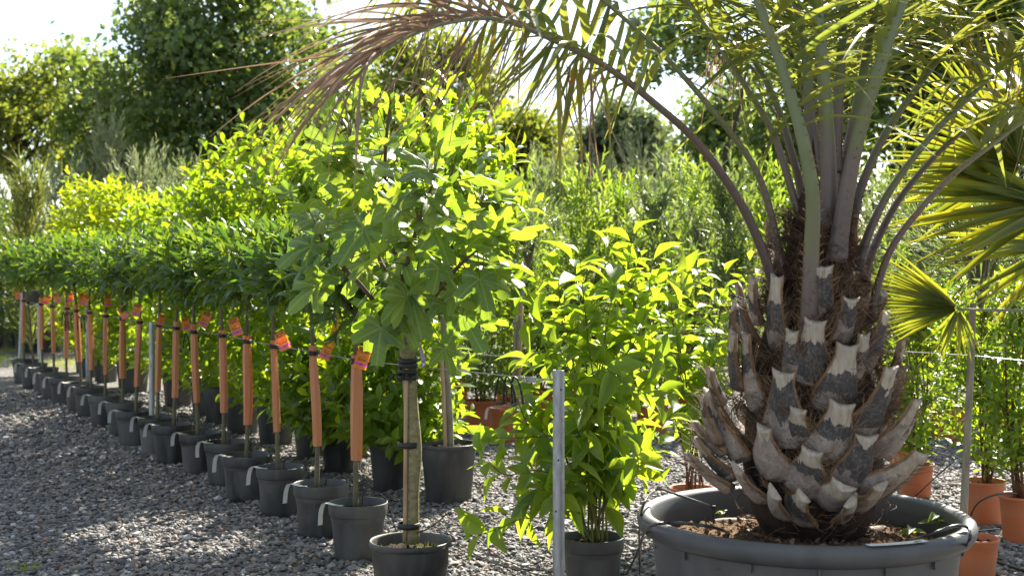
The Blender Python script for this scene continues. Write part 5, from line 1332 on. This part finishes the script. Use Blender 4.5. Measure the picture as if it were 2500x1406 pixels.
# ---- fronds: pixel path of the petiole, depth at foot and at the end, base/tip half width, first leaflet fraction
FR = [
    # low frond to the side with the dry end
    dict(p=[(1893, 720), (1872, 640), (1810, 500), (1705, 352), (1600, 255), (1490, 170), (1380, 112), (1235, 52), (1130, 50), (1020, 80), (925, 135), (860, 205)], d0=4.42, d1=4.05, w=(0.026, 0.005), f0=0.40, dry=0.60, dark=True),
    dict(p=[(1912, 690), (1893, 570), (1852, 430), (1780, 320), (1655, 172), (1560, 78), (1440, -20), (1280, -90), (1120, -100), (980, -60)], d0=4.45, d1=4.5, w=(0.024, 0.005), f0=0.53, comb=True),
    dict(p=[(1962, 560), (1925, 440), (1882, 315), (1800, 180), (1705, 40), (1600, -90), (1450, -190), (1280, -230)], d0=4.5, d1=4.8, w=(0.025, 0.005), f0=0.44),
    dict(p=[(1968, 520), (1935, 380), (1885, 230), (1805, 90), (1735, -20), (1600, -190), (1430, -290)], d0=4.6, d1=5.3, w=(0.022, 0.004), f0=0.40),
    dict(p=[(1974, 830), (1976, 740), (1981, 620), (1984, 480), (1962, 350), (1922, 205), (1872, 60), (1800, -120), (1690, -280), (1560, -360)], d0=4.33, d1=4.15, w=(0.031, 0.006), f0=0.48),
    dict(p=[(1992, 430), (1978, 300), (1968, 150), (1940, 0), (1880, -200), (1790, -380)], d0=4.6, d1=4.9, w=(0.022, 0.005), f0=0.42),
    dict(p=[(2022, 560), (2022, 400), (2015, 250), (2004, 100), (1992, -60), (1960, -300), (1900, -480)], d0=4.42, d1=4.5, w=(0.030, 0.006), f0=0.5),
    dict(p=[(2040, 420), (2046, 280), (2056, 130), (2064, -20), (2075, -250), (2090, -430)], d0=4.62, d1=5.0, w=(0.020, 0.004), f0=0.42),
    dict(p=[(2028, 430), (2040, 280), (2050, 130), (2052, -30), (2040, -250)], d0=4.7, d1=5.4, w=(0.018, 0.004), f0=0.42),
    dict(p=[(2040, 640), (2062, 500), (2096, 330), (2152, 150), (2205, 0), (2280, -170), (2400, -320), (2540, -390)], d0=4.38, d1=4.35, w=(0.030, 0.006), f0=0.46),
    dict(p=[(2050, 500), (2072, 360), (2102, 210), (2130, 60), (2160, -60), (2220, -260), (2300, -400)], d0=4.6, d1=5.1, w=(0.024, 0.005), f0=0.42),
    dict(p=[(2075, 560), (2105, 450), (2160, 330), (2235, 220), (2330, 95), (2420, -20), (2540, -130), (2700, -190)], d0=4.55, d1=4.9, w=(0.025, 0.005), f0=0.42),
    dict(p=[(2092, 660), (2125, 560), (2180, 455), (2280, 325), (2400, 205), (2500, 115), (2640, 20), (2800, -30)], d0=4.45, d1=4.6, w=(0.025, 0.005), f0=0.48),
    dict(p=[(2105, 680), (2140, 590), (2200, 480), (2300, 365), (2410, 275), (2510, 205), (2650, 120), (2800, 90)], d0=4.55, d1=5.0, w=(0.021, 0.005), f0=0.46, dark=True),
    dict(p=[(2128, 770), (2145, 690), (2180, 600), (2250, 508), (2330, 425), (2420, 355), (2520, 285), (2680, 220), (2820, 230)], d0=4.40, d1=4.25, w=(0.025, 0.005), f0=0.60, dark=True),
    dict(p=[(2000, 420), (1985, 300), (1930, 130), (1850, -40), (1720, -220)], d0=4.75, d1=5.6, w=(0.018, 0.004), f0=0.34),
    dict(p=[(2055, 440), (2090, 300), (2170, 130), (2290, -20), (2430, -140)], d0=4.75, d1=5.7, w=(0.018, 0.004), f0=0.34),
]
budget = 300
FR_OBJ = {0: 90, 1: 54, 2: 44, 11: 40, 9: 36, 12: 36}
def frond(i, q):
    n = 60; pp = np.array(q['p'], float); k = len(pp)
    s_ = np.linspace(0, 1, k) ** 1.3; dep = q['d0'] + (q['d1'] - q['d0']) * s_
    pts = np.array([PX(pp[j, 0], pp[j, 1], dep[j]) for j in range(k)]) - pb
    P = spline(pts, n); f = np.linspace(0, 1, n)
    rr = q['w'][1] + (q['w'][0] - q['w'][1]) * (1 - f) ** 0.9
    rr = rr * (1 + 0.35 * np.exp(-f / 0.05))
    V, Q, T, uv = tubes(P, rr * 1.02, 12, 0.55)
    fo = link('frond', np_mesh('frond', V, T, M['petiole_d' if q.get('dark') else 'petiole'], uv, None, True, Q), palm)
    tan = norm(np.gradient(P, axis=0)); up = np.array([0, 0, 1.0])
    side = norm(np.cross(tan, up)); nrm = norm(np.cross(side, tan))
    L_tot = np.linalg.norm(np.diff(P, axis=0), axis=1).sum()
    # teeth on the petiole margins
    nt = int(190 * q['f0']); tt = rng.uniform(0.06, q['f0'], nt); ii = (tt * (n - 1)).astype(int); sg = rng.choice([-1, 1], nt)
    st = P[ii] + side[ii] * (sg * rr[ii] * 0.97)[:, None]
    dv = norm(side[ii] * sg[:, None] + tan[ii] * 0.8 + rng.normal(size=(nt, 3)) * 0.2)
    Lt = rng.uniform(0.008, 0.026, nt)[:, None, None]; g = np.linspace(0, 1, 3)[None, :, None]
    mass_tubes('spine', st[:, None] + dv[:, None] * Lt * g, np.tile([0.0022, 0.0015, 0.0003], (nt, 1)), M['thorn'], fo, 3)
    # leaflets
    nl = int(L_tot * (1 - q['f0']) * 31)
    ff = np.repeat(np.linspace(q['f0'], 0.985, nl), 2) + rng.normal(size=2 * nl) * 0.004
    if q.get('dry'):
        ex_ = rng.uniform(q['dry'], 0.985, 8); ff = np.concatenate([ff, ex_, ex_ + 0.004]); sg_x = np.concatenate([-np.ones(8), np.ones(8)])
    else: sg_x = np.zeros(0)
    sg = np.concatenate([np.tile([-1, 1], nl), sg_x]); ii = (np.clip(ff, 0, 0.999) * (n - 1)).astype(int)
    g = (ff - q['f0']) / (1 - q['f0'])
    fwd = 0.35 + 0.85 * g
    D = norm(side[ii] * sg[:, None] * 1.0 + tan[ii] * fwd[:, None] + nrm[ii] * rng.normal(0.42, 0.10, len(ii))[:, None] + rng.normal(size=(len(ii), 3)) * 0.06)
    if q.get('comb'):
        near = (side[ii] * sg[:, None])[:, 1] < 0
        D[near] = norm(side[ii][near] * sg[near][:, None] * 0.45 + tan[ii][near] * 0.22 - up * 0.9 + rng.normal(size=(int(near.sum()), 3)) * 0.05)
    N = norm(up + nrm[ii] * 0.3 + rng.normal(size=(len(ii), 3)) * 0.15)
    if q.get('comb'): N[near] = norm(np.array([0.25, -1.0, 0.35]) + rng.normal(size=(int(near.sum()), 3)) * 0.2)
    S = (0.36 + 0.30 * np.sin(np.pi * np.clip(g * 0.8 + 0.15, 0, 1))) * rng.uniform(0.85, 1.15, len(ii))
    if q.get('comb'): S[near] *= 0.62
    Pn = P[ii] + nrm[ii] * rr[ii][:, None] * 0.3
    dry = ff > q.get('dry', 2)
    S = np.where(dry, S * 1.25, S)
    yel = (~dry) & (rng.random(len(ii)) < (0.16 if i in (0, 1, 12, 14) else 0.07))
    no = FR_OBJ.get(i, 0)
    for msk, tp, mt in ((dry, 'dry', 'palm_b'), (yel, 'ribbon', 'palm_y'), (~dry & ~yel, 'stiff' if i in (5, 6, 7, 8, 15, 16) else 'ribbon', 'palm')):
        if not msk.any(): continue
        if mt == 'palm_b': D[msk] = norm(D[msk] + tan[ii][msk] * 0.12 - up * 0.10 * g[msk][:, None] + rng.normal(size=(int(msk.sum()), 3)) * 0.16)
        take = min(no, int(msk.sum())); no -= take
        leaves(fo, tp, mt, Pn[msk], D[msk], N[msk], S[msk], take, 'leaflet', 'leaflet_mass', pb)
    return P
FP_ = [frond(i, q) for i, q in enumerate(FR)]
# bunch of drooping old leaflets hanging from the low frond
def droop(i, f, n, Lr, mats, sx=-0.2):
    Pq = FP_[i]; fo = [c for c in palm.children if c.name.startswith('frond')][i]
    b = Pq[int(f * 59)]
    D = norm(np.stack([rng.normal(size=n) * 0.16 + sx, rng.normal(size=n) * 0.2 - 0.1, -np.ones(n)], -1)); N = norm(np.stack([rng.normal(size=n), -np.ones(n), np.zeros(n)], -1))
    P0 = b + rng.normal(size=(n, 3)) * [0.05, 0.03, 0.012]
    h = n // 2
    leaves(fo, 'dry', mats[0], P0[:h], D[:h], N[:h], rng.uniform(*Lr, h), 0, 'leaflet', 'leaflet_mass')
    leaves(fo, 'dry' if mats[1] == 'palm_b' else 'stiff', mats[1], P0[h:], D[h:], N[h:], rng.uniform(*Lr, n - h) * 0.9, 0, 'leaflet', 'leaflet_mass')
droop(0, 0.50, 16, (0.34, 0.52), ('palm_b', 'palm_y'), -0.05)
droop(0, 0.57, 14, (0.28, 0.46), ('palm_y', 'palm'), -0.7)
droop(0, 0.70, 12, (0.34, 0.55), ('palm_b', 'palm_b'), -0.55)
droop(0, 0.80, 10, (0.30, 0.50), ('palm_b', 'palm_b'), -0.35)
droop(0, 0.64, 10, (0.30, 0.48), ('palm_b', 'palm_y'), -0.25)
droop(3, 0.55, 22, (0.25, 0.45), ('palm_b', 'palm_b'), -0.15)
droop(11, 0.66, 16, (0.25, 0.42), ('palm_b', 'palm_y'), 0.1)
droop(12, 0.72, 18, (0.3, 0.5), ('palm_b', 'palm'), 0.1)
# fallen husks at the palm's foot
for i, (x, y, rz, L) in enumerate([(1790, 1262, 0.1, .13), (1860, 1285, 0.35, .12), (1930, 1298, -0.2, .10), (2010, 1300, 0.15, .13), (2080, 1296, -0.3, .10), (2145, 1280, 0.5, .08), (1895, 1310, 0.0, .09)]):
    d = CAMH - 0.585; d = d * F / (y - HOR)
    p = PX(x, y, d); p[2] = 0.578
    me, _, _, _ = boot_mesh(np.array([-L / 2, 0, 0.0]), np.array([L / 2, 0, 0.012]), norm(np.array([0, -0.25, 1.0])), 0.06, 0.028, 0.012)
    o = link('palm_husk', me); o.location = p; o.rotation_euler = (0, 0, rz)
    tag(o, 'shed dry palm husk lying on the soil in front of the trunk', 'husk', 'shed husks on the tub soil')
V, Q = lathe([(0, 0), (0.004, 0), (0.004, 0.022), (0.0025, 0.026), (0, 0.026)], 8)
o = link('blue_peg', np_mesh('blue_peg', V, None, M['blue'], None, None, True, Q)); o.location = PX(1800, 1293, 4.12); o.location.z = 0.572; o.rotation_euler = (0.3, 0.5, 0)
tag(o, 'tiny blue plastic peg lying on the tub soil', 'peg')
def seedling(p, h, nl, size, label, mat='kaki'):
    t = thing('weed_seedling', p, label, 'weed', 'small weeds')
    c = [[np.zeros(3), np.array([rng.normal() * .01, 0, h * .5]), np.array([rng.normal() * .02, -.01, h])]]
    Pp = spline(c[0], 8); V, Q, T, uv = tubes(Pp, np.linspace(.002, .001, 8), 4); link('stem', np_mesh('stem', V, T, M['green_twig'], uv, None, True, Q), t)
    a = np.arange(nl) * 2.4 + rng.random(); D = np.stack([np.cos(a), np.sin(a), np.full(nl, 0.15)], -1); N = norm(np.stack([rng.normal(size=nl) * .3, -0.5 * np.ones(nl), np.ones(nl)], -1))
    Pn = Pp[np.linspace(4, 7, nl).astype(int)]
    leaves(t, 'kaki', mat, Pn, norm(D), N, rng.uniform(.8, 1.2, nl) * size, 20)
def soilpt(x, y, z=0.57):
    d = (CAMH - z) * F / (y - HOR); p = PX(x, y, d); p[2] = z; return p
seedling(soilpt(2285, 1300), 0.06, 5, 0.055, 'bright lime weed seedling at the rim of the palm tub')
seedling(soilpt(2218, 1310), 0.03, 5, 0.05, 'dark green weed seedling by the printed rim label')
seedling(soilpt(1760, 1262), 0.025, 9, 0.02, 'yellowish tiny weed behind the drip peg in the tub')
for (k, sx) in ((0, -1), (0, 1)):
    pass

# ================================================================== fan palm
fbp = np.array([(2860 - 1250) / F * 5.6, 5.6, 0.0])
make_pot('plant_pot', fbp[0], fbp[1], 0.24, 0.36, 'lip', 'pot', 'black pot of the fan palm', 'plant pot', None, False)
fan = thing('fan_palm', fbp, 'fan palm with yellowing pleated leaves reaching in beside the stout palm', 'palm')
tube_obj('trunk', [[0, 0, 0.28], [0.01, 0, 0.7], [0, 0, 1.15]], [0.07, 0.08, 0.05], M['dark_bark'], fan, 12, 14)
def fan_leaf(hub, foot, a0, a1, nseg, L, tiltv, single=True, droopy=0.0, rag=0.0):
    """hub/foot in world; angles in the leaf plane (x right, y up of the plane facing tiltv)"""
    hub = hub - fbp; foot = foot - fbp; nv = norm(np.asarray(tiltv, float))
    ex = norm(np.cross(np.array([0, 0, 1.0]), nv)) ; ex = -ex if ex[0] < 0 else ex
    ey = norm(np.cross(nv, ex)); ey = -ey if ey[2] < 0 else ey
    lf = tube_obj('fan_leaf', [foot, (foot + hub) / 2 + [0, 0, 0.05], hub], [0.009, 0.007, 0.006], M['petiole'], fan, 6, 16)
    an = np.radians(np.linspace(a0, a1, nseg)); D = np.cos(an)[:, None] * ex + np.sin(an)[:, None] * ey
    D = norm(D + rng.normal(size=(nseg, 3)) * rag - np.array([0, 0, droopy]))
    N = np.tile(nv, (nseg, 1)) + np.array([0, 0, 0.25]) + rng.normal(size=(nseg, 3)) * 0.22
    S = L * (0.86 + 0.14 * np.sin(np.linspace(0.2, 2.9, nseg))) * rng.uniform(0.94, 1.05, nseg)
    leaves(lf, 'seg', 'fan', np.tile(hub, (nseg, 1)) + D * 0.012, D, N, S, 60, 'leaf_segment')
crown = np.array([fbp[0], fbp[1], 1.2])
fan_leaf(PX(2490, 408, 5.35), crown, 55, 212, 46, 0.56, (0.15, -1, 0.15))
fan_leaf(PX(2580, 505, 5.2), crown, 138, 215, 26, 0.66, (0.05, -0.8, 0.6), rag=0.05)
fan_leaf(PX(2600, 600, 5.5), crown, 160, 222, 16, 0.52, (0.1, -1, 0.4), rag=0.07)
fan_leaf(PX(2338, 755, 5.3), crown + [0, 0, -0.05], 128, 205, 24, 0.36, (0.05, -1, 0.5))
fan_leaf(PX(2338, 755, 5.3), crown + [0, 0, -0.06], 205, 315, 16, 0.22, (0.0, -1, 0.1), droopy=0.5, rag=0.12)
fan_leaf(PX(2720, 250, 5.9), crown, 20, 200, 34, 0.6, (0.2, -1, 0.1))

# ================================================================== background trees
def bg_tree(px, d, cy, rx, rz, ry, lean, mat, size, nclump, per, sig, label, name='tree', trunk_r=0.16, grp='tall trees beyond the nursery', fill=0.35):
    x = (px - 1250) / F * d; b = np.array([x, d, 0.0])
    t = thing(name, b, label, 'tree', grp)
    zc = PX(0, cy, d)[2]; c = np.array([0, 0, zc])
    V0 = rdirs(nclump, 0.15) * (fill + (1 - fill) * rng.random((nclump, 1)) ** 0.5)
    lump = 1 + 0.22 * np.sin(V0[:, :1] * 7 + 2 * V0[:, 2:] * 5 + px) 
    cl = c + V0 * lump * np.array([rx, ry, rz])
    tube_obj('trunk', [[0, 0, -0.1], [lean * 0.4, 0, zc * 0.35], [lean, 0, zc * 0.8], [lean * 1.1, 0, zc + rz * 0.4]], [trunk_r, trunk_r * 0.8, trunk_r * 0.5, trunk_r * 0.15], M['dark_bark'], t, 8, 18)
    k = min(nclump, 46); z0 = np.clip(cl[:k, 2] - rz * 0.7, zc * 0.35, zc + rz * 0.3)
    st = np.stack([np.stack([lean * z0 / zc, 0 * z0, z0], -1), (np.stack([lean * z0 / zc, 0 * z0, z0], -1) + cl[:k]) / 2 + rng.normal(size=(k, 3)) * 0.12 + [0, 0, 0.1], cl[:k]], 1)
    for limb in st[:7]:
        tube_obj('limb', limb, [trunk_r * 0.38, trunk_r * 0.24, trunk_r * 0.08], M['dark_bark'], t, 6, 10)
    mass_tubes('branch', st[7:], np.tile([trunk_r * 0.25, trunk_r * 0.14, trunk_r * 0.05], (len(st) - 7, 1)), M['dark_bark'], t, 4)
    n = nclump * per
    P = np.repeat(cl, per, 0) + rng.normal(size=(n, 3)) * sig * np.repeat(rng.uniform(0.6, 1.3, (nclump, 1)), per, 0) * [1, 1, 0.75]
    D = rdirs(n, -0.1); N = norm(rng.normal(size=(n, 3)) + [0, 0, 0.8])
    mass('crown', 'tree', mat, P, rot_from(D, N), size * rng.uniform(0.7, 1.3, n), t)
bg_tree(548, 29, 205, 2.5, 2.95, 2.4, 0.2, 'tree', 0.16, 200, 115, 0.32, 'broad dark green tree towering behind the laurel hedge', trunk_r=0.2)
bg_tree(300, 31, 330, 1.5, 1.9, 1.6, 0.1, 'tree', 0.19, 70, 80, 0.34, 'dark rounded tree leaning out from under the broad dark tree')
bg_tree(60, 33, 275, 1.45, 1.55, 1.5, -0.3, 'tree_y', 0.15, 52, 105, 0.28, 'open olive-toned tree with gaps of sky beside the broad dark tree', fill=0.55)
bg_tree(-110, 31, 280, 1.3, 1.7, 1.4, 0.2, 'tree_y', 0.15, 55, 105, 0.30, 'olive-toned tree with a crooked trunk at the end of the tree line', fill=0.5)
bg_tree(200, 37, 300, 1.3, 1.6, 1.4, 0.1, 'tree_y', 0.15, 48, 100, 0.30, 'small olive-toned tree peeping between two larger trees', fill=0.5)
bg_tree(1050, 34, 250, 1.75, 2.0, 1.7, 0.1, 'tree_y', 0.15, 85, 100, 0.30, 'light loose tree rising behind the fig top', fill=0.55)
bg_tree(1265, 37, 385, 1.35, 1.45, 1.3, 0.0, 'tree_y', 0.16, 64, 100, 0.30, 'low bright tree behind the laurel standard')
bg_tree(845, 36, 300, 1.3, 2.0, 1.3, 0.0, 'tree', 0.19, 55, 75, 0.30, 'dark slender tree between the broad tree and the loose tree')
bg_tree(1520, 62, 372, 2.1, 2.0, 2.2, 0.0, 'tree_f', 0.34, 75, 80, 0.46, 'distant round grey-green tree far beyond the nursery', trunk_r=0.3)
bg_tree(1400, 66, 420, 1.7, 1.5, 1.6, 0.0, 'tree_f', 0.34, 50, 80, 0.46, 'lower distant grey-green tree beside the round one', trunk_r=0.25)
bg_tree(1770, 34, 390, 1.2, 1.7, 1.3, 0.0, 'tree', 0.20, 55, 75, 0.32, 'dark tree close behind the palm petioles')
bg_tree(1935, 30, 280, 1.5, 2.1, 1.5, 0.0, 'tree', 0.19, 70, 75, 0.32, 'dark tree straight behind the palm crown', fill=0.5)
bg_tree(2230, 27, 210, 1.9, 2.5, 1.6, 0.0, 'tree', 0.19, 100, 80, 0.32, 'large dark tree beyond the fan palm')
bg_tree(2500, 27, 190, 1.7, 2.6, 1.6, 0.0, 'tree', 0.19, 80, 80, 0.32, 'tall dark tree farthest along behind the fan palm')
bg_tree(1660, 26, 95, 0.9, 0.8, 0.9, 1.2, 'tree', 0.17, 26, 50, 0.22, 'slender tree with a thin high crown against the sky', trunk_r=0.07, fill=0.6)
def far_wood():
    n = 16000; P = np.stack([rng.uniform(-46, 46, n), rng.uniform(72, 80, n), np.zeros(n)], -1)
    top = 4.0 + 0.9 * np.sin(P[:, 0] * 0.55) + 0.6 * np.sin(P[:, 0] * 1.7 + 1)
    P[:, 2] = top * np.sqrt(rng.random(n))
    o = mass('far_wood', 'tree', 'tree_f', P, rot_from(rdirs(n), norm(rng.normal(size=(n, 3)) + [0, 0, .8])), rng.uniform(0.4, 0.8, n), None)
    tag(o, 'distant wood closing the horizon behind the trees', 'woodland', kind='stuff')
far_wood()

# ================================================================== irrigation tubes, weeds, fallen leaves
def hose(pts, label, r=0.0032, grp='black irrigation tubes'):
    o = tube_obj('irrigation_tube', pts, r, M['tube'], None, 6, max(20, len(pts) * 8)); tag(o, label, 'irrigation tube', grp)
for k in range(12):
    x, y = ROWPOS[k]
    s = 1 if k % 2 else 0.8
    p0 = np.array([x + 0.02, y - 0.02, 0.255])
    hose([p0, [x + 0.05 * s, y - 0.03, 0.34], [x + 0.13, y + 0.02, 0.30], [x + 0.19, y + 0.05, 0.12], [x + 0.24, y + 0.12, 0.012], [x + 0.36, y + 0.3, 0.008]], f'thin drip tube looping out of the {ORD[k]} bay pot from the fig tree', 0.0028)
def gp(x, y, z=0.01):
    d = (CAMH - z) * F / (y - HOR); return PX(x, y, d)
hose([PX(1018, 1300, 5.40), PX(1040, 1292, 5.3), PX(1075, 1268, 5.25), PX(1085, 1250, 5.3), gp(1030, 1262, .1), gp(950, 1290, .02)], 'thin tube arching out of the fig pot soil', 0.003)
for i, (pts, lab) in enumerate([
    ([(1030, 1255), (1100, 1285), (1190, 1290), (1290, 1330), (1360, 1325)], 'tube lying across the gravel behind the end post'),
    ([(1060, 1265), (1140, 1345), (1250, 1390), (1400, 1400)], 'tube running low over the gravel from the fig pot to the end post'),
    ([(1080, 1300), (1150, 1310), (1230, 1370), (1330, 1398), (1420, 1402)], 'tube curling past the foot of the end post'),
    ([(1100, 1250), (1180, 1268), (1270, 1300), (1330, 1280), (1380, 1262)], 'tube bending beneath the low persimmon branch'),
    ([(1095, 1330), (1180, 1372), (1300, 1405), (1360, 1412)], 'tube hugging the fig pot side before the end post'),
    ([(890, 1180), (960, 1225), (1010, 1262), (1100, 1310)], 'tube slipping between the bay pots and the fig pot'),
    ([(2330, 1352), (2420, 1372), (2500, 1398)], 'thick hose on the gravel behind the cut-off terracotta pot'),
    ([(2270, 1130), (2330, 1150), (2400, 1210), (2500, 1245)], 'tube trailing past the red-stemmed shrub pot')]):
    hose([gp(*q) + [0, 0, 0.012] for q in pts], lab, 0.0032 if 'thick' not in lab else 0.009)
hose([gp(1530, 1400, .02), gp(1560, 1340, .3), PX(1580, 1290, 4.1), PX(1640, 1276, 3.98), PX(1730, 1284, 4.0), soilpt(1782, 1300)], 'black tube climbing over the palm tub rim onto the soil', 0.0052)
hose([gp(1562, 1398, .02), PX(1564, 1260, 4.45), PX(1600, 1196, 4.62), PX(1650, 1206, 4.5), PX(1738, 1236, 4.33)], 'thin tube crossing the tub rim to the drip peg', 0.0042)
hose([gp(2320, 1400, .02), PX(2362, 1330, 4.1), PX(2364, 1290, 4.15), PX(2330, 1283, 4.12), PX(2260, 1308, 4.08), soilpt(2220, 1318)], 'black tube entering the palm tub beside the printed label', 0.0052)
hose([gp(2440, 1290, .01), PX(2368, 1290, 7.0), PX(2385, 1230, 6.9), PX(2440, 1205, 6.9), PX(2488, 1205, 7.1)], 'tube looping between the two terracotta pots beside the tub', 0.0048)
hose([gp(2230, 1215, .02), PX(2300, 1150, 7.6), PX(2330, 1120, 7.6), PX(2290, 1105, 7.9), PX(2250, 1090, 8.2)], 'tube arching out of the pot behind the palm tub', 0.004)
pg = thing('drip_peg', soilpt(1742, 1282), 'black drip peg standing in the palm tub soil', 'drip peg')
tube_obj('stake', [[0, 0, -0.01], [0, 0, 0.03], [0, 0, 0.062]], [0.003, 0.0042, 0.0045], M['tube'], pg, 8, 8)
V, Q = box_VQ((0.0, 0, 0.064), (0.014, 0.010, 0.010)); link('cap', np_mesh('cap', V, None, M['tube'], None, None, False, Q), pg)

def tuft(p, n, h, label, spread=0.05, name='grass_tuft'):
    t = thing(name, p, label, 'grass', 'small grass tufts')
    a = rng.random(n) * 6.28; r = spread * np.sqrt(rng.random(n))
    P = np.stack([np.cos(a) * r, np.sin(a) * r, np.zeros(n)], -1); D = norm(np.stack([np.cos(a) * .5, np.sin(a) * .5, np.ones(n)], -1) + rng.normal(size=(n, 3)) * .25); N = norm(np.stack([np.cos(a), np.sin(a), -.3 * np.ones(n)], -1) * -1)
    mass('blades', 'grass', 'grass', P, rot_from(D, N), rng.uniform(.5, 1.2, n) * h, t)
tuft(gp(60, 1392, 0), 90, 0.05, 'small grass tuft sprouting in the open gravel', 0.07)
tuft(gp(112, 1352, 0), 40, 0.04, 'sparse grass sprig in the open gravel', 0.06)
tuft(np.array([fb[0] - 0.07, FD - 0.07, 0.30]), 60, 0.045, 'dry yellow grass in the fig pot before the cane', 0.06)
tuft(np.array([fb[0] + 0.085, FD - 0.04, 0.30]), 110, 0.05, 'green grass in the fig pot beside the trunk', 0.055)
tuft(np.array([ROWPOS[1][0] - 0.03, ROWPOS[1][1] - 0.05, 0.24]), 50, 0.035, 'moss-like weeds in the second bay pot from the fig tree', 0.05)
tuft(np.array([ROWPOS[9][0], ROWPOS[9][1] - 0.05, 0.24]), 60, 0.06, 'leafy weeds in the tenth bay pot from the fig tree', 0.08)
def grass_strip():
    n = 5200; d = rng.uniform(17.8, 24, n); px = rng.uniform(-60, 420, n)
    P = np.stack([(px - 1250) / F * d, d, np.zeros(n)], -1)
    keep = np.sin(P[:, 0] * 2.1) + np.sin(P[:, 1] * 1.7 + 1) > -0.3; P = P[keep]; n = len(P)
    o = mass('grass', 'grass', 'grass', P, rot_from(rdirs(n, 2.0), rdirs(n)), rng.uniform(.05, .12, n), None)
    tag(o, 'patchy low grass beyond the far end of the bay row', 'grass', kind='stuff')
grass_strip()
FL = [(335, 1135), (120, 1020), (420, 1060), (700, 1330), (90, 1290), (610, 1010), (215, 1180), (880, 1290), (540, 1300), (30, 1150), (470, 1215), (2310, 1185), (2330, 1190), (150, 1395), (760, 1372), (1230, 1180), (1180, 1215), (330, 1330)]
n = len(FL); me = [np_mesh('fallen_leaf', V, T, M['brown_leaf'], uv) for V, T, uv in TP['kaki'][:3]]
for i, q in enumerate(FL):
    o = link('fallen_leaf', me[i % 3]); o.location = gp(*q, 0.0) + [0, 0, 0.03]; o.rotation_euler = (rng.normal() * .3, rng.normal() * .3, rng.random() * 6.28); s_ = rng.uniform(.035, .065); o.scale = (s_, s_, s_)
    tag(o, 'small curled brown leaf fallen on the gravel', 'leaf', 'fallen leaves on the gravel')
